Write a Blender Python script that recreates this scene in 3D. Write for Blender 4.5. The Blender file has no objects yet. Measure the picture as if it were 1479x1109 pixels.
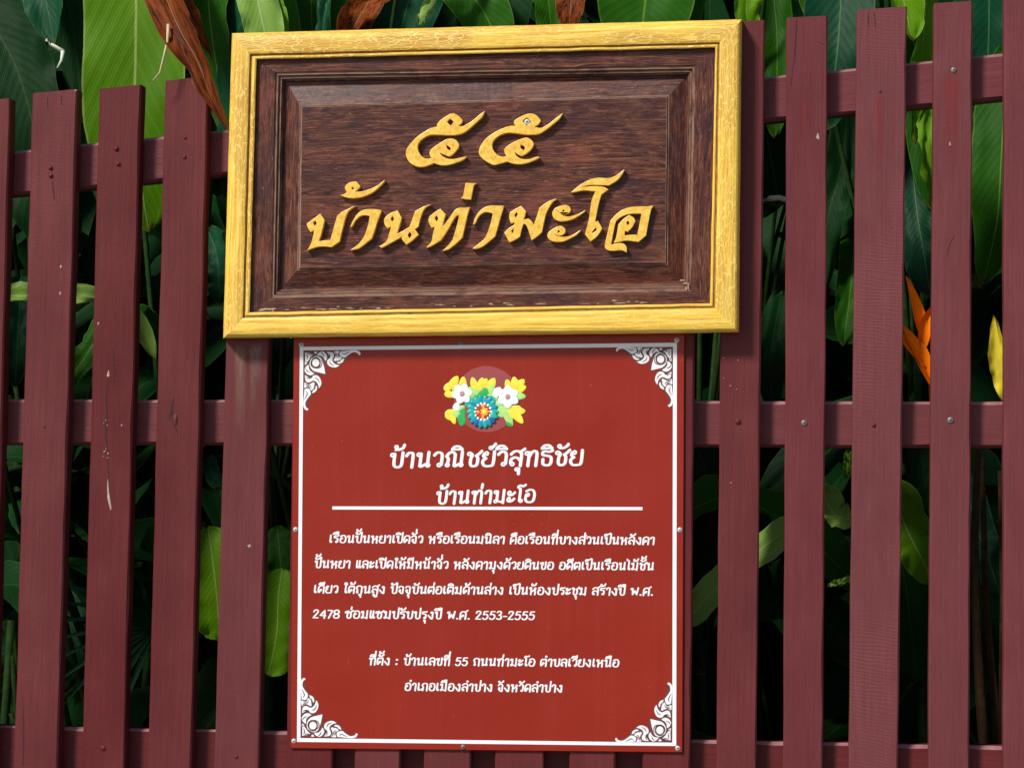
import bpy, bmesh, math, random
import numpy as np
from mathutils import Vector, Matrix, Quaternion, noise
random.seed(11)
R = math.radians
C = bpy.context.scene.collection
S = bpy.context.scene

# ------------------------------------------------------------------ camera
W0, H0, F0 = 1479.0, 1109.0, 3000.0
CAM = Vector((0.0, -3.3, 1.3))
YAW, PITCH, ROLL = 0.11945, 0.066876, 0.0063426
cam_rot = Matrix.Rotation(YAW, 3, 'Z') @ Matrix.Rotation(math.pi/2 + PITCH, 3, 'X') @ Matrix.Rotation(ROLL, 3, 'Z')
cd = bpy.data.cameras.new('camera'); cam = bpy.data.objects.new('camera', cd); C.objects.link(cam)
cd.sensor_width = 36.0; cd.lens = 36.0*F0/W0; cd.clip_start = 0.05; cd.clip_end = 500
cam.matrix_world = Matrix.Translation(CAM) @ cam_rot.to_4x4()
S.camera = cam

# ------------------------------------------------------------------ light
SUN_ELEV, SUN_AZ = 42.0, -38.0        # azimuth measured from straight in front of the fence, to the left
world = bpy.data.worlds.new('World'); S.world = world; world.use_nodes = True
wn = world.node_tree.nodes; bg = wn['Background']
sky = wn.new('ShaderNodeTexSky'); sky.sky_type = 'NISHITA'; sky.sun_disc = False
sky.sun_elevation = R(SUN_ELEV); sky.sun_rotation = R(180 - SUN_AZ)
world.node_tree.links.new(sky.outputs[0], bg.inputs[0]); bg.inputs[1].default_value = 0.066
sd = bpy.data.lights.new('sun', 'SUN'); sun = bpy.data.objects.new('sun', sd); C.objects.link(sun)
sd.energy = 3.1; sd.angle = R(10); sd.color = (1.0, 0.95, 0.87)
to_sun = Vector((math.sin(R(SUN_AZ))*math.cos(R(SUN_ELEV)), -math.cos(R(SUN_AZ))*math.cos(R(SUN_ELEV)), math.sin(R(SUN_ELEV))))
sun.rotation_euler = to_sun.to_track_quat('Z', 'Y').to_euler()
sun.location = (-2, -4, 6)
S.view_settings.view_transform = 'Standard'; S.view_settings.look = 'None'
S.view_settings.exposure = 0.55; S.view_settings.gamma = 1.0

# ------------------------------------------------------------------ helpers
def P(px, py, Y=0.0):
    """the point at depth Y that the photograph shows at pixel (px, py)"""
    d = cam_rot @ Vector(((px-W0/2)/F0, -(py-H0/2)/F0, -1.0))
    return CAM + d*((Y-CAM.y)/d.y)
PXM = 3.3/F0*1.0

WT = {}
def thing(name, label, cat, loc, group=None):
    o = bpy.data.objects.new(name, None); C.objects.link(o); o.location = loc
    o.empty_display_size = 0.1
    o['label'] = label; o['category'] = cat
    if group: o['group'] = group
    WT[o] = Vector(loc); return o
def obj(name, verts, faces, mat, parent=None, uvs=None, smooth=False, label=None, fmats=None):
    verts = [Vector(v) for v in verts]
    lo = Vector([min(v[i] for v in verts) for i in range(3)]); hi = Vector([max(v[i] for v in verts) for i in range(3)])
    c = (lo+hi)/2
    me = bpy.data.meshes.new(name); me.from_pydata([v-c for v in verts], [], faces)
    for m in (mat if isinstance(mat, list) else [mat]): me.materials.append(m)
    if uvs is not None:
        ul = me.uv_layers.new(name='UVMap')
        for lp in me.loops: ul.data[lp.index].uv = uvs[lp.vertex_index]
    if smooth: me.polygons.foreach_set('use_smooth', [True]*len(me.polygons))
    if fmats: me.polygons.foreach_set('material_index', fmats)
    me.update()
    o = bpy.data.objects.new(name, me); C.objects.link(o); o.location = c; WT[o] = c
    if parent:
        o.parent = parent; o.matrix_parent_inverse = Matrix.Translation(-WT[parent])
    if label: o['label'] = label
    return o

class Geo:
    def __init__(s): s.v=[]; s.f=[]; s.uv=[]; s.m=[]
    def add(s, v, f, uv=None, mi=0):
        b=len(s.v); s.v+= [Vector(q) for q in v]; s.f+=[tuple(i+b for i in q) for q in f]
        s.uv += uv if uv else [(0,0)]*len(v); s.m += [mi]*len(f)
    def build(s, name, mat, parent=None, smooth=False, label=None):
        return obj(name, s.v, s.f, mat, parent, s.uv, smooth, label, s.m)

def smoothpath(pts, n=5, closed=False):
    """Catmull-Rom; a point with a third element '!' is a corner. returns [(x,y)]"""
    m=len(pts); out=[]
    rng = m if closed else m-1
    g=lambda i: pts[i%m] if closed else pts[max(0,min(m-1,i))]
    cor=lambda p: len(p)>2
    for i in range(rng):
        p1,p2=g(i),g(i+1); p0=p1 if cor(p1) else g(i-1); p3=p2 if cor(p2) else g(i+2)
        for k in range(n):
            t=k/n
            out.append(tuple(0.5*((2*p1[j])+(-p0[j]+p2[j])*t+(2*p0[j]-5*p1[j]+4*p2[j]-p3[j])*t*t+(-p0[j]+3*p1[j]-3*p2[j]+p3[j])*t**3) for j in (0,1)))
    if not closed: out.append((pts[-1][0],pts[-1][1]))
    return out

def parse(s):
    r=[]
    for t in s.split():
        c=t.endswith('!'); a,b=t.rstrip('!').split(',')
        r.append((float(a),float(b),'!') if c else (float(a),float(b)))
    return r

def outline_mesh(loops, depth, thick, bevel, n=4):
    """px outlines (list of closed px loops, first outer, rest holes) -> (verts, faces), front face at -depth"""
    cu=bpy.data.curves.new('tmp','CURVE'); cu.dimensions='2D'; cu.fill_mode='BOTH'
    o0=P(700,600,-depth)
    for lp in loops:
        q=[P(x,y,-depth) for x,y in lp]
        sp=cu.splines.new('POLY'); sp.points.add(len(q)-1); sp.use_cyclic_u=True
        for a,b in zip(sp.points,q): a.co=(b.x-o0.x,b.z-o0.z,0,1)
    cu.extrude=thick/2-bevel; cu.bevel_depth=bevel; cu.bevel_resolution=1; cu.offset=-bevel
    ob=bpy.data.objects.new('tmp',cu); C.objects.link(ob)
    dg=bpy.context.evaluated_depsgraph_get(); me=bpy.data.meshes.new_from_object(ob.evaluated_get(dg))
    v=[Vector((a.co.x+o0.x, -depth+thick/2-a.co.z, a.co.y+o0.z)) for a in me.vertices]
    f=[tuple(p.vertices) for p in me.polygons]
    bpy.data.objects.remove(ob); bpy.data.curves.remove(cu); bpy.data.meshes.remove(me)
    return v,f

# ------------------------------------------------------------------ materials
def mat(name):
    m=bpy.data.materials.new(name); m.use_nodes=True
    nt=m.node_tree; b=nt.nodes['Principled BSDF']
    return m,nt,b
def N(nt,typ,**kw):
    n=nt.nodes.new(typ)
    for k,v in kw.items(): setattr(n,k,v)
    return n
def mapping(nt,scale,coord='UV'):
    tc=N(nt,'ShaderNodeTexCoord'); mp=N(nt,'ShaderNodeMapping'); mp.inputs['Scale'].default_value=scale
    nt.links.new(tc.outputs[coord],mp.inputs[0]); return mp.outputs[0]
def noise_tex(nt,vec,scale=5,detail=5,rough=.6,dist=0):
    t=N(nt,'ShaderNodeTexNoise'); t.inputs['Scale'].default_value=scale; t.inputs['Detail'].default_value=detail
    t.inputs['Roughness'].default_value=rough; t.inputs['Distortion'].default_value=dist
    nt.links.new(vec,t.inputs['Vector']); return t.outputs['Fac']
def ramp(nt,fac,stops,interp='LINEAR'):
    r=N(nt,'ShaderNodeValToRGB'); cr=r.color_ramp; cr.interpolation=interp
    while len(cr.elements)<len(stops): cr.elements.new(0.5)
    for e,(p,c) in zip(cr.elements,stops):
        e.position=p; e.color=(c[0],c[1],c[2],1) if not isinstance(c,(int,float)) else (c,c,c,1)
    nt.links.new(fac,r.inputs[0]); return r.outputs[0]
def mix(nt,fac,a,b,mode='MIX'):
    m=N(nt,'ShaderNodeMix',data_type='RGBA',blend_type=mode)
    for s,v in ((0,fac),(6,a),(7,b)):
        if hasattr(v,'is_linked'): nt.links.new(v,m.inputs[s])
        elif s==0: m.inputs[0].default_value=v
        else: m.inputs[s].default_value=(*v,1)
    return m.outputs[2]
def math_(nt,op,a,b=0.0,c=0.0):
    m=N(nt,'ShaderNodeMath',operation=op)
    for i,v in enumerate((a,b,c)):
        if hasattr(v,'is_linked'): nt.links.new(v,m.inputs[i])
        else: m.inputs[i].default_value=v
    return m.outputs[0]
def bump(nt,b,h,strength=.3,dist=.001):
    n=N(nt,'ShaderNodeBump'); n.inputs['Strength'].default_value=strength; n.inputs['Distance'].default_value=dist
    nt.links.new(h,n.inputs['Height']); nt.links.new(n.outputs[0],b.inputs['Normal'])

def plain(name,col,rough=.5,metal=0,var=.12,spec=.5):
    m,nt,b=mat(name); v=mapping(nt,(1,1,1),'Object'); f=noise_tex(nt,v,60,4)
    c=ramp(nt,f,[(.3,[x*(1-var) for x in col]),(.7,[min(1,x*(1+var)) for x in col])])
    nt.links.new(c,b.inputs['Base Color']); b.inputs['Roughness'].default_value=rough; b.inputs['Metallic'].default_value=metal
    b.inputs['Specular IOR Level'].default_value=spec
    return m

def fence_paint():
    m,nt,b=mat('maroon_paint')
    oi=N(nt,'ShaderNodeObjectInfo')
    grain=noise_tex(nt,mapping(nt,(5,130,1)),1,6,.65,.3)
    big=noise_tex(nt,mapping(nt,(5,9,1)),1,4,.55)
    spk=noise_tex(nt,mapping(nt,(90,150,1)),1,3,.6)
    saw=N(nt,'ShaderNodeTexWave'); saw.wave_type='BANDS'; saw.bands_direction='X'
    saw.inputs['Scale'].default_value=1.0; saw.inputs['Distortion'].default_value=11; saw.inputs['Detail'].default_value=2; saw.inputs['Detail Scale'].default_value=.6
    sv=mapping(nt,(62,20,1)); sv.node.inputs['Rotation'].default_value=(0,0,.5); nt.links.new(sv,saw.inputs['Vector'])
    col=ramp(nt,big,[(.3,(.102,.0120,.0118)),(.52,(.134,.0172,.0170)),(.72,(.168,.0295,.0295))])
    col=mix(nt,math_(nt,'MULTIPLY',ramp(nt,grain,[(.38,0),(.66,1)]),.6),col,(.078,.0145,.018))
    mic=noise_tex(nt,mapping(nt,(420,620,1)),1,2,.5); col=mix(nt,ramp(nt,mic,[(.35,.45),(.62,0)]),col,(.080,.012,.015)); col=mix(nt,ramp(nt,mic,[(.58,0),(.75,.35)]),col,(.20,.045,.05))
    col=mix(nt,ramp(nt,spk,[(.70,0),(.78,.5)]),col,(.20,.055,.06))
    col=mix(nt,ramp(nt,spk,[(.20,.6),(.27,0)]),col,(.09,.02,.025))
    at=N(nt,'ShaderNodeAttribute',attribute_type='OBJECT',attribute_name='fade')
    scuff=noise_tex(nt,mapping(nt,(9,42,1)),1,7,.7,.6)
    col=mix(nt,math_(nt,'MULTIPLY',at.outputs['Fac'],ramp(nt,scuff,[(.25,.45),(.7,1)])),col,(.185,.054,.063))
    col=mix(nt,ramp(nt,scuff,[(.62,0),(.75,.35)]),col,(.168,.036,.040))
    hs=N(nt,'ShaderNodeHueSaturation'); nt.links.new(col,hs.inputs['Color'])
    nt.links.new(math_(nt,'MULTIPLY_ADD',oi.outputs['Random'],.22,.88),hs.inputs['Value'])
    nt.links.new(math_(nt,'MULTIPLY_ADD',oi.outputs['Random'],-.12,1.04),hs.inputs['Saturation'])
    nt.links.new(hs.outputs[0],b.inputs['Base Color'])
    nt.links.new(ramp(nt,big,[(.3,.42),(.7,.62)]),b.inputs['Roughness'])
    sw=N(nt,'ShaderNodeAttribute',attribute_type='OBJECT',attribute_name='saw')
    h=math_(nt,'ADD',math_(nt,'MULTIPLY',grain,1.0),math_(nt,'MULTIPLY',saw.outputs['Fac'],math_(nt,'MULTIPLY',sw.outputs['Fac'],ramp(nt,big,[(.42,0),(.6,1)]))))
    h=math_(nt,'ADD',h,math_(nt,'MULTIPLY',spk,.25))
    b.inputs['Specular IOR Level'].default_value=.20
    bump(nt,b,h,.6,.0016); return m

def gold_paint():
    m,nt,b=mat('gold_paint')
    uv=mapping(nt,(1,1,1))
    wob=N(nt,'ShaderNodeTexNoise'); wob.inputs['Scale'].default_value=45; nt.links.new(uv,wob.inputs['Vector'])
    ad=N(nt,'ShaderNodeVectorMath',operation='MULTIPLY_ADD'); nt.links.new(wob.outputs['Color'],ad.inputs[0]); ad.inputs[1].default_value=(.035,.008,0); nt.links.new(uv,ad.inputs[2])
    mp=N(nt,'ShaderNodeMapping'); mp.inputs['Scale'].default_value=(52,270,1); nt.links.new(ad.outputs[0],mp.inputs[0])
    vo=N(nt,'ShaderNodeTexVoronoi',feature='DISTANCE_TO_EDGE'); vo.inputs['Scale'].default_value=1; nt.links.new(mp.outputs[0],vo.inputs['Vector'])
    ridge=ramp(nt,vo.outputs['Distance'],[(.02,1),(.09,0)])
    fine=noise_tex(nt,mapping(nt,(9,260,1)),1,6,.65,.5)
    wear=noise_tex(nt,mapping(nt,(3.2,14,1)),1,4,.6)
    msk=ramp(nt,wear,[(.38,.10),(.54,1)])
    base=ramp(nt,fine,[(.36,(.64,.33,.028)),(.5,(.86,.57,.065)),(.63,(.92,.71,.16))])
    sxy=N(nt,'ShaderNodeSeparateXYZ'); nt.links.new(uv,sxy.inputs[0])
    side=ramp(nt,math_(nt,'DIVIDE',sxy.outputs[0],7.0),[(0,1),(.20,.75),(.45,.35),(.69,.9)],'CONSTANT')
    msk=math_(nt,'MULTIPLY',msk,side)
    deep=mix(nt,.65,base,(.46,.19,.013))
    col=mix(nt,msk,base,mix(nt,math_(nt,'MULTIPLY',ridge,.8),deep,(.92,.72,.20)))
    spot=noise_tex(nt,mapping(nt,(70,120,1)),1,3,.7)
    col=mix(nt,ramp(nt,spot,[(.22,.75),(.32,0)]),col,(.30,.15,.03))
    nt.links.new(col,b.inputs['Base Color']); b.inputs['Roughness'].default_value=.42
    h=math_(nt,'ADD',math_(nt,'MULTIPLY',ridge,msk),math_(nt,'MULTIPLY',fine,.6))
    bump(nt,b,h,.30,.0007); return m

def letter_gold():
    m,nt,b=mat('letter_gold'); v=mapping(nt,(1,1,1),'Object')
    f=noise_tex(nt,v,140,5,.7); g=noise_tex(nt,v,25,3)
    col=ramp(nt,f,[(.3,(.60,.32,.032)),(.5,(.84,.53,.075)),(.75,(.95,.72,.19))])
    col=mix(nt,ramp(nt,g,[(.4,0),(.7,.4)]),col,(.74,.36,.05))
    nt.links.new(col,b.inputs['Base Color']); b.inputs['Roughness'].default_value=.27
    bump(nt,b,f,.35,.0007); return m

def dark_wood(name='dark_varnished_wood',worn=False):
    m,nt,b=mat(name)
    g=noise_tex(nt,mapping(nt,(9,120,1)),1,9,.72,3.2); big=noise_tex(nt,mapping(nt,(7,16,1)),1,5,.65,.8)
    f2=noise_tex(nt,mapping(nt,(40,330,1)),1,4,.7)
    col=ramp(nt,g,[(.33,(.010,.004,.004)),(.45,(.048,.012,.008)),(.54,(.120,.034,.018)),(.66,(.26,.112,.055))])
    col=mix(nt,ramp(nt,big,[(.35,.6),(.55,0)]),col,(.035,.016,.022))
    col=mix(nt,ramp(nt,big,[(.56,0),(.72,.55)]),col,(.20,.045,.032))
    col=mix(nt,ramp(nt,f2,[(.62,0),(.75,.6)]),col,(.34,.22,.16))
    md=noise_tex(nt,mapping(nt,(16,34,1)),1,6,.7,1.0)
    col=mix(nt,ramp(nt,md,[(.52,0),(.68,.45)]),col,(.20,.082,.042))
    col=mix(nt,ramp(nt,md,[(.30,.5),(.44,0)]),col,(.030,.018,.026))
    scr=noise_tex(nt,mapping(nt,(55,420,1)),1,3,.6); col=mix(nt,ramp(nt,scr,[(.66,0),(.74,.75)]),col,(.36,.25,.19))
    if worn: col=mix(nt,ramp(nt,md,[(.32,0),(.55,.75)]),col,(.30,.19,.13))
    nt.links.new(col,b.inputs['Base Color'])
    nt.links.new(ramp(nt,big,[(.3,.28),(.7,.5)]),b.inputs['Roughness']); b.inputs['Specular IOR Level'].default_value=.24
    bump(nt,b,math_(nt,'ADD',g,math_(nt,'MULTIPLY',f2,.5)),.5,.0009); return m

def sign_red():
    m,nt,b=mat('red_sign_print'); v=mapping(nt,(1,1,1),'Object')
    f=noise_tex(nt,v,420,2,.5); g=noise_tex(nt,v,5,3)
    col=ramp(nt,f,[(.3,(.240,.0160,.0075)),(.7,(.290,.0210,.0100))])
    col=mix(nt,ramp(nt,g,[(.4,0),(.75,.25)]),col,(.29,.026,.018))
    stx=noise_tex(nt,mapping(nt,(55,55,2.2),'Object'),1,4,.6); col=mix(nt,ramp(nt,stx,[(.50,0),(.75,.12)]),col,(.33,.050,.038))
    sp=noise_tex(nt,v,130,2,.5); col=mix(nt,ramp(nt,sp,[(.74,0),(.80,.35)]),col,(.52,.14,.11))
    nt.links.new(col,b.inputs['Base Color']); b.inputs['Roughness'].default_value=.27; b.inputs['Specular IOR Level'].default_value=.30
    w=noise_tex(nt,v,3.2,2); bump(nt,b,w,.6,.02); return m

def leaf_mat(name,c0,c1,rib,transl=.3,rough=.36,veins=70,dead=0.0,spec=.4):
    m,nt,b=mat(name)
    tc=N(nt,'ShaderNodeTexCoord'); sp=N(nt,'ShaderNodeSeparateXYZ'); nt.links.new(tc.outputs['UV'],sp.inputs[0])
    u,v=sp.outputs[0],sp.outputs[1]
    av=math_(nt,'ABSOLUTE',v)
    ph=math_(nt,'SUBTRACT',u,math_(nt,'MULTIPLY',av,.22))
    nz=noise_tex(nt,mapping(nt,(6,3,1)),1,4,.6)
    obn=noise_tex(nt,mapping(nt,(4,4,4),'Object'),1,3,.6)
    wv=math_(nt,'MULTIPLY_ADD',math_(nt,'SINE',math_(nt,'MULTIPLY',math_(nt,'ADD',ph,math_(nt,'MULTIPLY',nz,.03)),veins*6.283)),.5,.5)
    wv2=math_(nt,'MULTIPLY_ADD',math_(nt,'SINE',math_(nt,'MULTIPLY',ph,veins*1.73)),.5,.5)
    oi=N(nt,'ShaderNodeObjectInfo')
    col=ramp(nt,math_(nt,'MULTIPLY_ADD',oi.outputs['Random'],.35,math_(nt,'MULTIPLY',obn,.65)),[(.25,c0),(.7,c1)])
    col=mix(nt,math_(nt,'MULTIPLY',wv,.10),col,[x*.55 for x in c0])
    col=mix(nt,math_(nt,'MULTIPLY',math_(nt,'POWER',wv2,6),.10),col,rib)
    if dead:
        d=noise_tex(nt,mapping(nt,(9,3.5,1)),1,6,.7,.8)
        col=mix(nt,ramp(nt,d,[(.46,0),(.60,1)]),col,(.050,.010,.004))
        col=mix(nt,ramp(nt,d,[(.25,.7),(.38,0)]),col,(.34,.15,.05))
    else:
        tip=math_(nt,'ADD',math_(nt,'MAXIMUM',u,math_(nt,'MULTIPLY',av,.93)),math_(nt,'MULTIPLY',math_(nt,'SUBTRACT',noise_tex(nt,mapping(nt,(9,4,1)),1,5,.7),.5),.34))
        col=mix(nt,ramp(nt,tip,[(.965,0),(1.03,.85)]),col,(.17,.085,.022))
        sp2=noise_tex(nt,mapping(nt,(14,6,1)),1,4,.75)
        col=mix(nt,ramp(nt,sp2,[(.70,0),(.78,.55)]),col,(.16,.13,.02))
    midrib=ramp(nt,av,[(.012,1),(.032,0)]); col=mix(nt,midrib,col,rib)
    edge=ramp(nt,av,[(.95,0),(.995,.75)]); col=mix(nt,edge,col,rib)
    nt.links.new(col,b.inputs['Base Color']); b.inputs['Roughness'].default_value=rough; b.inputs['Specular IOR Level'].default_value=spec
    h=math_(nt,'ADD',math_(nt,'MULTIPLY',wv,.35),math_(nt,'ADD',math_(nt,'MULTIPLY',wv2,.8),math_(nt,'MULTIPLY',nz,1.6)))
    bump(nt,b,h,.16,.003)
    tr=N(nt,'ShaderNodeBsdfTranslucent'); nt.links.new(col,tr.inputs[0])
    ms=N(nt,'ShaderNodeMixShader'); ms.inputs[0].default_value=transl
    nt.links.new(b.outputs[0],ms.inputs[1]); nt.links.new(tr.outputs[0],ms.inputs[2])
    nt.links.new(ms.outputs[0],nt.nodes['Material Output'].inputs[0]); return m

M_paint=fence_paint(); M_gold=gold_paint(); M_letter=letter_gold(); M_wood=dark_wood(); M_red=sign_red()
M_grime=plain('grimy_gold_groove',(.34,.17,.022),.6,0,.4)
M_worn=dark_wood('worn_wood_edge',True)
M_arris=plain('painted_edge_highlight',(.25,.105,.115),.5,0,.25)  # lighter colour standing in for the sky highlight along the rails' top edges
M_white=plain('white_print',(.82,.84,.86),.45,0,.04)
M_disc=plain('faded_red_print',(.31,.060,.060),.4,0,.05)
M_screw=plain('zinc_screw',(.55,.53,.50),.45,.35,.25)
M_screwdark=plain('tarnished_screw',(.20,.16,.16),.5,.5,.3)
M_black=plain('screw_slot_dark',(.02,.018,.018),.7)
M_fleck=plain('worn_gold_fleck',(.40,.29,.15),.7,0,.4)
M_chip=plain('bare_pale_wood',(.36,.27,.24),.8,0,.4)
M_crack=plain('crack_dark',(.035,.012,.014),.9,0,.3)
LEAF={
 'bright':leaf_mat('leaf_bright_green',(.09,.24,.003),(.15,.36,.004),(.36,.48,.12),.42,.45,70,0,.10),
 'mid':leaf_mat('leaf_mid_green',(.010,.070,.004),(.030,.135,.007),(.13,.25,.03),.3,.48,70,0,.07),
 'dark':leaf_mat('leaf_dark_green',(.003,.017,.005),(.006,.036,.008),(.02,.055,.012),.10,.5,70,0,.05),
 'teal':leaf_mat('leaf_blue_green',(.003,.036,.015),(.007,.070,.028),(.05,.14,.05),.22,.45,70,0,.09),
 'pale':leaf_mat('leaf_pale_green',(.19,.38,.045),(.34,.54,.11),(.5,.6,.3),.35,.45,70,0,.15),
 'yellow':leaf_mat('leaf_yellow',(.80,.62,.02),(.90,.74,.05),(.7,.6,.2),.3,.5,70,0,.15),
 'dead':leaf_mat('leaf_dry_brown',(.14,.026,.004),(.31,.070,.009),(.30,.14,.05),.25,.6,40,1.0,.10),
}
M_stem=plain('green_stem',(.014,.036,.007),.7,0,.35,.08)
M_cane=plain('brown_cane',(.06,.033,.015),.8,0,.4,.08)
M_orange=plain('orange_bract',(.98,.20,.003),.5,0,.08,.04)
M_straw=plain('straw_strip',(.48,.40,.20),.6,0,.2)
M_palewood=plain('peeled_twig',(.60,.66,.52),.6,0,.15)

# ------------------------------------------------------------------ setting: ground
def soil():
    m,nt,b=mat('soil'); v=mapping(nt,(1,1,1),'Object'); f=noise_tex(nt,v,14,8,.7)
    nt.links.new(ramp(nt,f,[(.3,(.018,.011,.007)),(.7,(.06,.038,.022))]),b.inputs['Base Color']); b.inputs['Roughness'].default_value=.95
    bump(nt,b,f,.9,.03); return m
def paving():
    m,nt,b=mat('concrete_paving'); v=mapping(nt,(1,1,1),'Object'); f=noise_tex(nt,v,9,8,.65)
    nt.links.new(ramp(nt,f,[(.3,(.20,.19,.175)),(.7,(.31,.30,.28))]),b.inputs['Base Color']); b.inputs['Roughness'].default_value=.9
    bump(nt,b,f,.4,.006); return m
def sheet(name,x0,x1,y0,y1,z,m):
    o=obj(name,[(x0,y0,z),(x1,y0,z),(x1,y1,z),(x0,y1,z)],[(0,1,2,3)],m); o['kind']='structure'; return o
sheet('ground',-60,60,-60,60,0.0,soil())
sheet('pavement',-40,40,-14,-0.25,0.03,paving())

# ------------------------------------------------------------------ fence
fence=thing('wooden_fence','maroon painted slat fence with rising top edge that carries both signs','fence',(-.4,0.02,0))
def plank(quad_px, Y0, thick, nseg, name, parent, zmin=None, cham=.0026, wob=.0012, label=None, seed=0, horiz=False):
    """quad_px: 4 px corners of the front face (TL,TR,BR,BL) at depth Y0"""
    q=[P(x,y,Y0) for x,y in quad_px]
    if zmin is not None:
        for a,b in ((0,3),(1,2)):
            t=(q[a].z-zmin)/(q[a].z-q[b].z); q[b]=q[a].lerp(q[b],t)
    if horiz: A0,A1,B0,B1=q[3],q[0],q[2],q[1]      # run left to right; across: bottom to top
    else: A0,A1,B0,B1=q[0],q[1],q[3],q[2]          # run top to bottom; across: left to right
    g=Geo(); n=nseg; L=(B0-A0).length; Wd=(A1-A0).length
    sec=[]
    for k in range(n+1):
        t=k/n; a=A0.lerp(B0,t); b=A1.lerp(B1,t); ac=(b-a).normalized()
        w1=wob*noise.noise(Vector((seed*7.3,t*L*9,1))); w2=wob*noise.noise(Vector((seed*7.3+3,t*L*9,5)))
        c1=cham*(1+.6*noise.noise(Vector((seed*3.1,t*L*14,9)))); c2=cham*(1+.6*noise.noise(Vector((seed*3.1+5,t*L*14,2))))
        a=a+ac*w1; b=b+ac*w2; Yv=Vector((0,1,0))
        ring=[a+ac*c1,b-ac*c2,b+Yv*c2,b+Yv*(thick-c2),b-ac*c2+Yv*thick,a+ac*c1+Yv*thick,a+Yv*(thick-c1),a+Yv*c1]
        vs=[c1,Wd-c2,Wd+.001,Wd+thick,Wd+thick+.002,2*Wd+thick,-thick,-.001]
        sec.append((ring,[(t*L+seed*1.37,vv+seed*.53) for vv in vs]))
    v=[];uv=[];f=[]
    for r,u in sec: v+=r; uv+=u
    for k in range(n):
        for j in range(8):
            j2=(j+1)%8; f.append((k*8+j,k*8+j2,(k+1)*8+j2,(k+1)*8+j))
    f.append(tuple(range(7,-1,-1))); f.append(tuple(n*8+j for j in range(8)))
    if horiz: f=[tuple(reversed(q_)) for q_ in f]
    g.add(v,f,uv)
    o=g.build(name,M_paint,parent,False,label)
    bm=bmesh.new(); bm.from_mesh(o.data); bmesh.ops.recalc_face_normals(bm,faces=bm.faces); bm.to_mesh(o.data); bm.free()
    return o
# top-left, top-right pixel, then left / right pixel at y=1109
SL=[((-245,167),(-183,161),-274,-212),((-147,158),(-85,151),-176,-114),
 ((-49,148),(14.5,142),-74,-10),((46.5,135),(111.5,129),20,83),((143.5,128.5),(203.5,122.5),118,179),((238.5,117),(301,110),213,275.5),
 ((337,106),(398,100),309,373.5),((433,96),(494,90),413,480),((526,87),(592,80),512,578),((623,78),(691,71),612,680),
 ((724,68),(794,61),715,785),((830,57),(897,51),822,889),((938,46),(1008,39),928,997),((1044,34),(1105,29),1034.8,1092),
 ((1136.5,26),(1195.5,23),1131,1188.5),((1238,15),(1310,9.5),1226,1297.5),((1349.5,5),(1405,2),1341,1400),((1450.6,-4),(1513,-10),1450,1511),
 ((1548,-14),(1612,-20),1546,1610),((1648,-24),(1712,-30),1647,1711),((1748,-34),(1812,-40),1748,1812),((1848,-44),(1912,-50),1849,1913)]
slats=[]
for i,(a,b,l,r) in enumerate(SL):
    slats.append(plank([a,b,(r,1109),(l,1109)],0.0,.029,46,'slat',fence,zmin=.16,seed=i+1))
    slats[-1]['saw']={15:.26,3:.06,16:.05}.get(i,0.0)
    slats[-1]['fade']={3:.06,4:.0,5:.04,6:.15,13:.05,14:.55,15:.45,16:.40,17:.55}.get(i,.05)
XL,XR=-300,1960
def line(p0,p1): return lambda x: p0[1]+(p1[1]-p0[1])*(x-p0[0])/(p1[0]-p0[0])
for (t0,t1,b0,b1,sd_,fd_) in [((30,217),(1430,79),(30,281),(1430,145),31,.75),((30,576.5),(1430,580),(30,642),(1430,647),32,.30),((30,1048),(1430,1077),(30,1114),(1430,1144),33,.10)]:
    T=line(t0,t1); B=line(b0,b1)
    rl=plank([(XL,T(XL)),(XR,T(XR)),(XR,B(XR)),(XL,B(XL))],.0295,.034,60,'rail',fence,cham=.0048,seed=sd_,horiz=True)
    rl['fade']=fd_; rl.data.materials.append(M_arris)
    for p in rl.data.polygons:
        if p.normal.z>.3 and p.normal.y<-.3: p.material_index=1  # upper front chamfer carries the painted highlight
for px in (-260,1930):
    a=P(px,560,.064); g=Geo(); s=.045
    for z0,z1 in ((0.0,2.02),):
        v=[(a.x+sx*s,a.y+.001+(sy+1)*s,z) for z in (z0,z1) for sx,sy in ((-1,-1),(1,-1),(1,1),(-1,1))]
        g.add(v,[(3,2,1,0),(4,5,6,7),(0,1,5,4),(1,2,6,5),(2,3,7,6),(3,0,4,7)],[(q[2],q[0]) for q in v])
    g.build('post',M_paint,fence)

def disc_geo(c,r,h,n=14,rings=3):
    """a domed head facing the viewer (-Y) at point c"""
    v=[];f=[]
    for k in range(rings+1):
        a=k/rings*math.pi/2; rr=r*math.cos(a); yy=-h*math.sin(a)
        if k==rings: v.append(c+Vector((0,yy,0)))
        else: v+=[c+Vector((rr*math.cos(j*2*math.pi/n),yy,rr*math.sin(j*2*math.pi/n))) for j in range(n)]
    for k in range(rings-1):
        for j in range(n): f.append((k*n+j,k*n+(j+1)%n,(k+1)*n+(j+1)%n,(k+1)*n+j))
    t=len(v)-1; b=(rings-1)*n
    for j in range(n): f.append((b+j,b+(j+1)%n,t))
    return v,f
def screw(px,py,Y,rpx,parent,m=None,h=.0022,dot=True,label=None):
    c=P(px,py,Y); g=Geo(); r=rpx*PXM
    v,f=disc_geo(c,r,h); g.add(v,f)
    if dot:
        v,f=disc_geo(c+Vector((0,-h*.93,0)),r*.30,.0004,8,2); g.add(v,f,None,1)
    return g.build('screw',[m or M_screw,M_black],parent,True,label)
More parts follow.
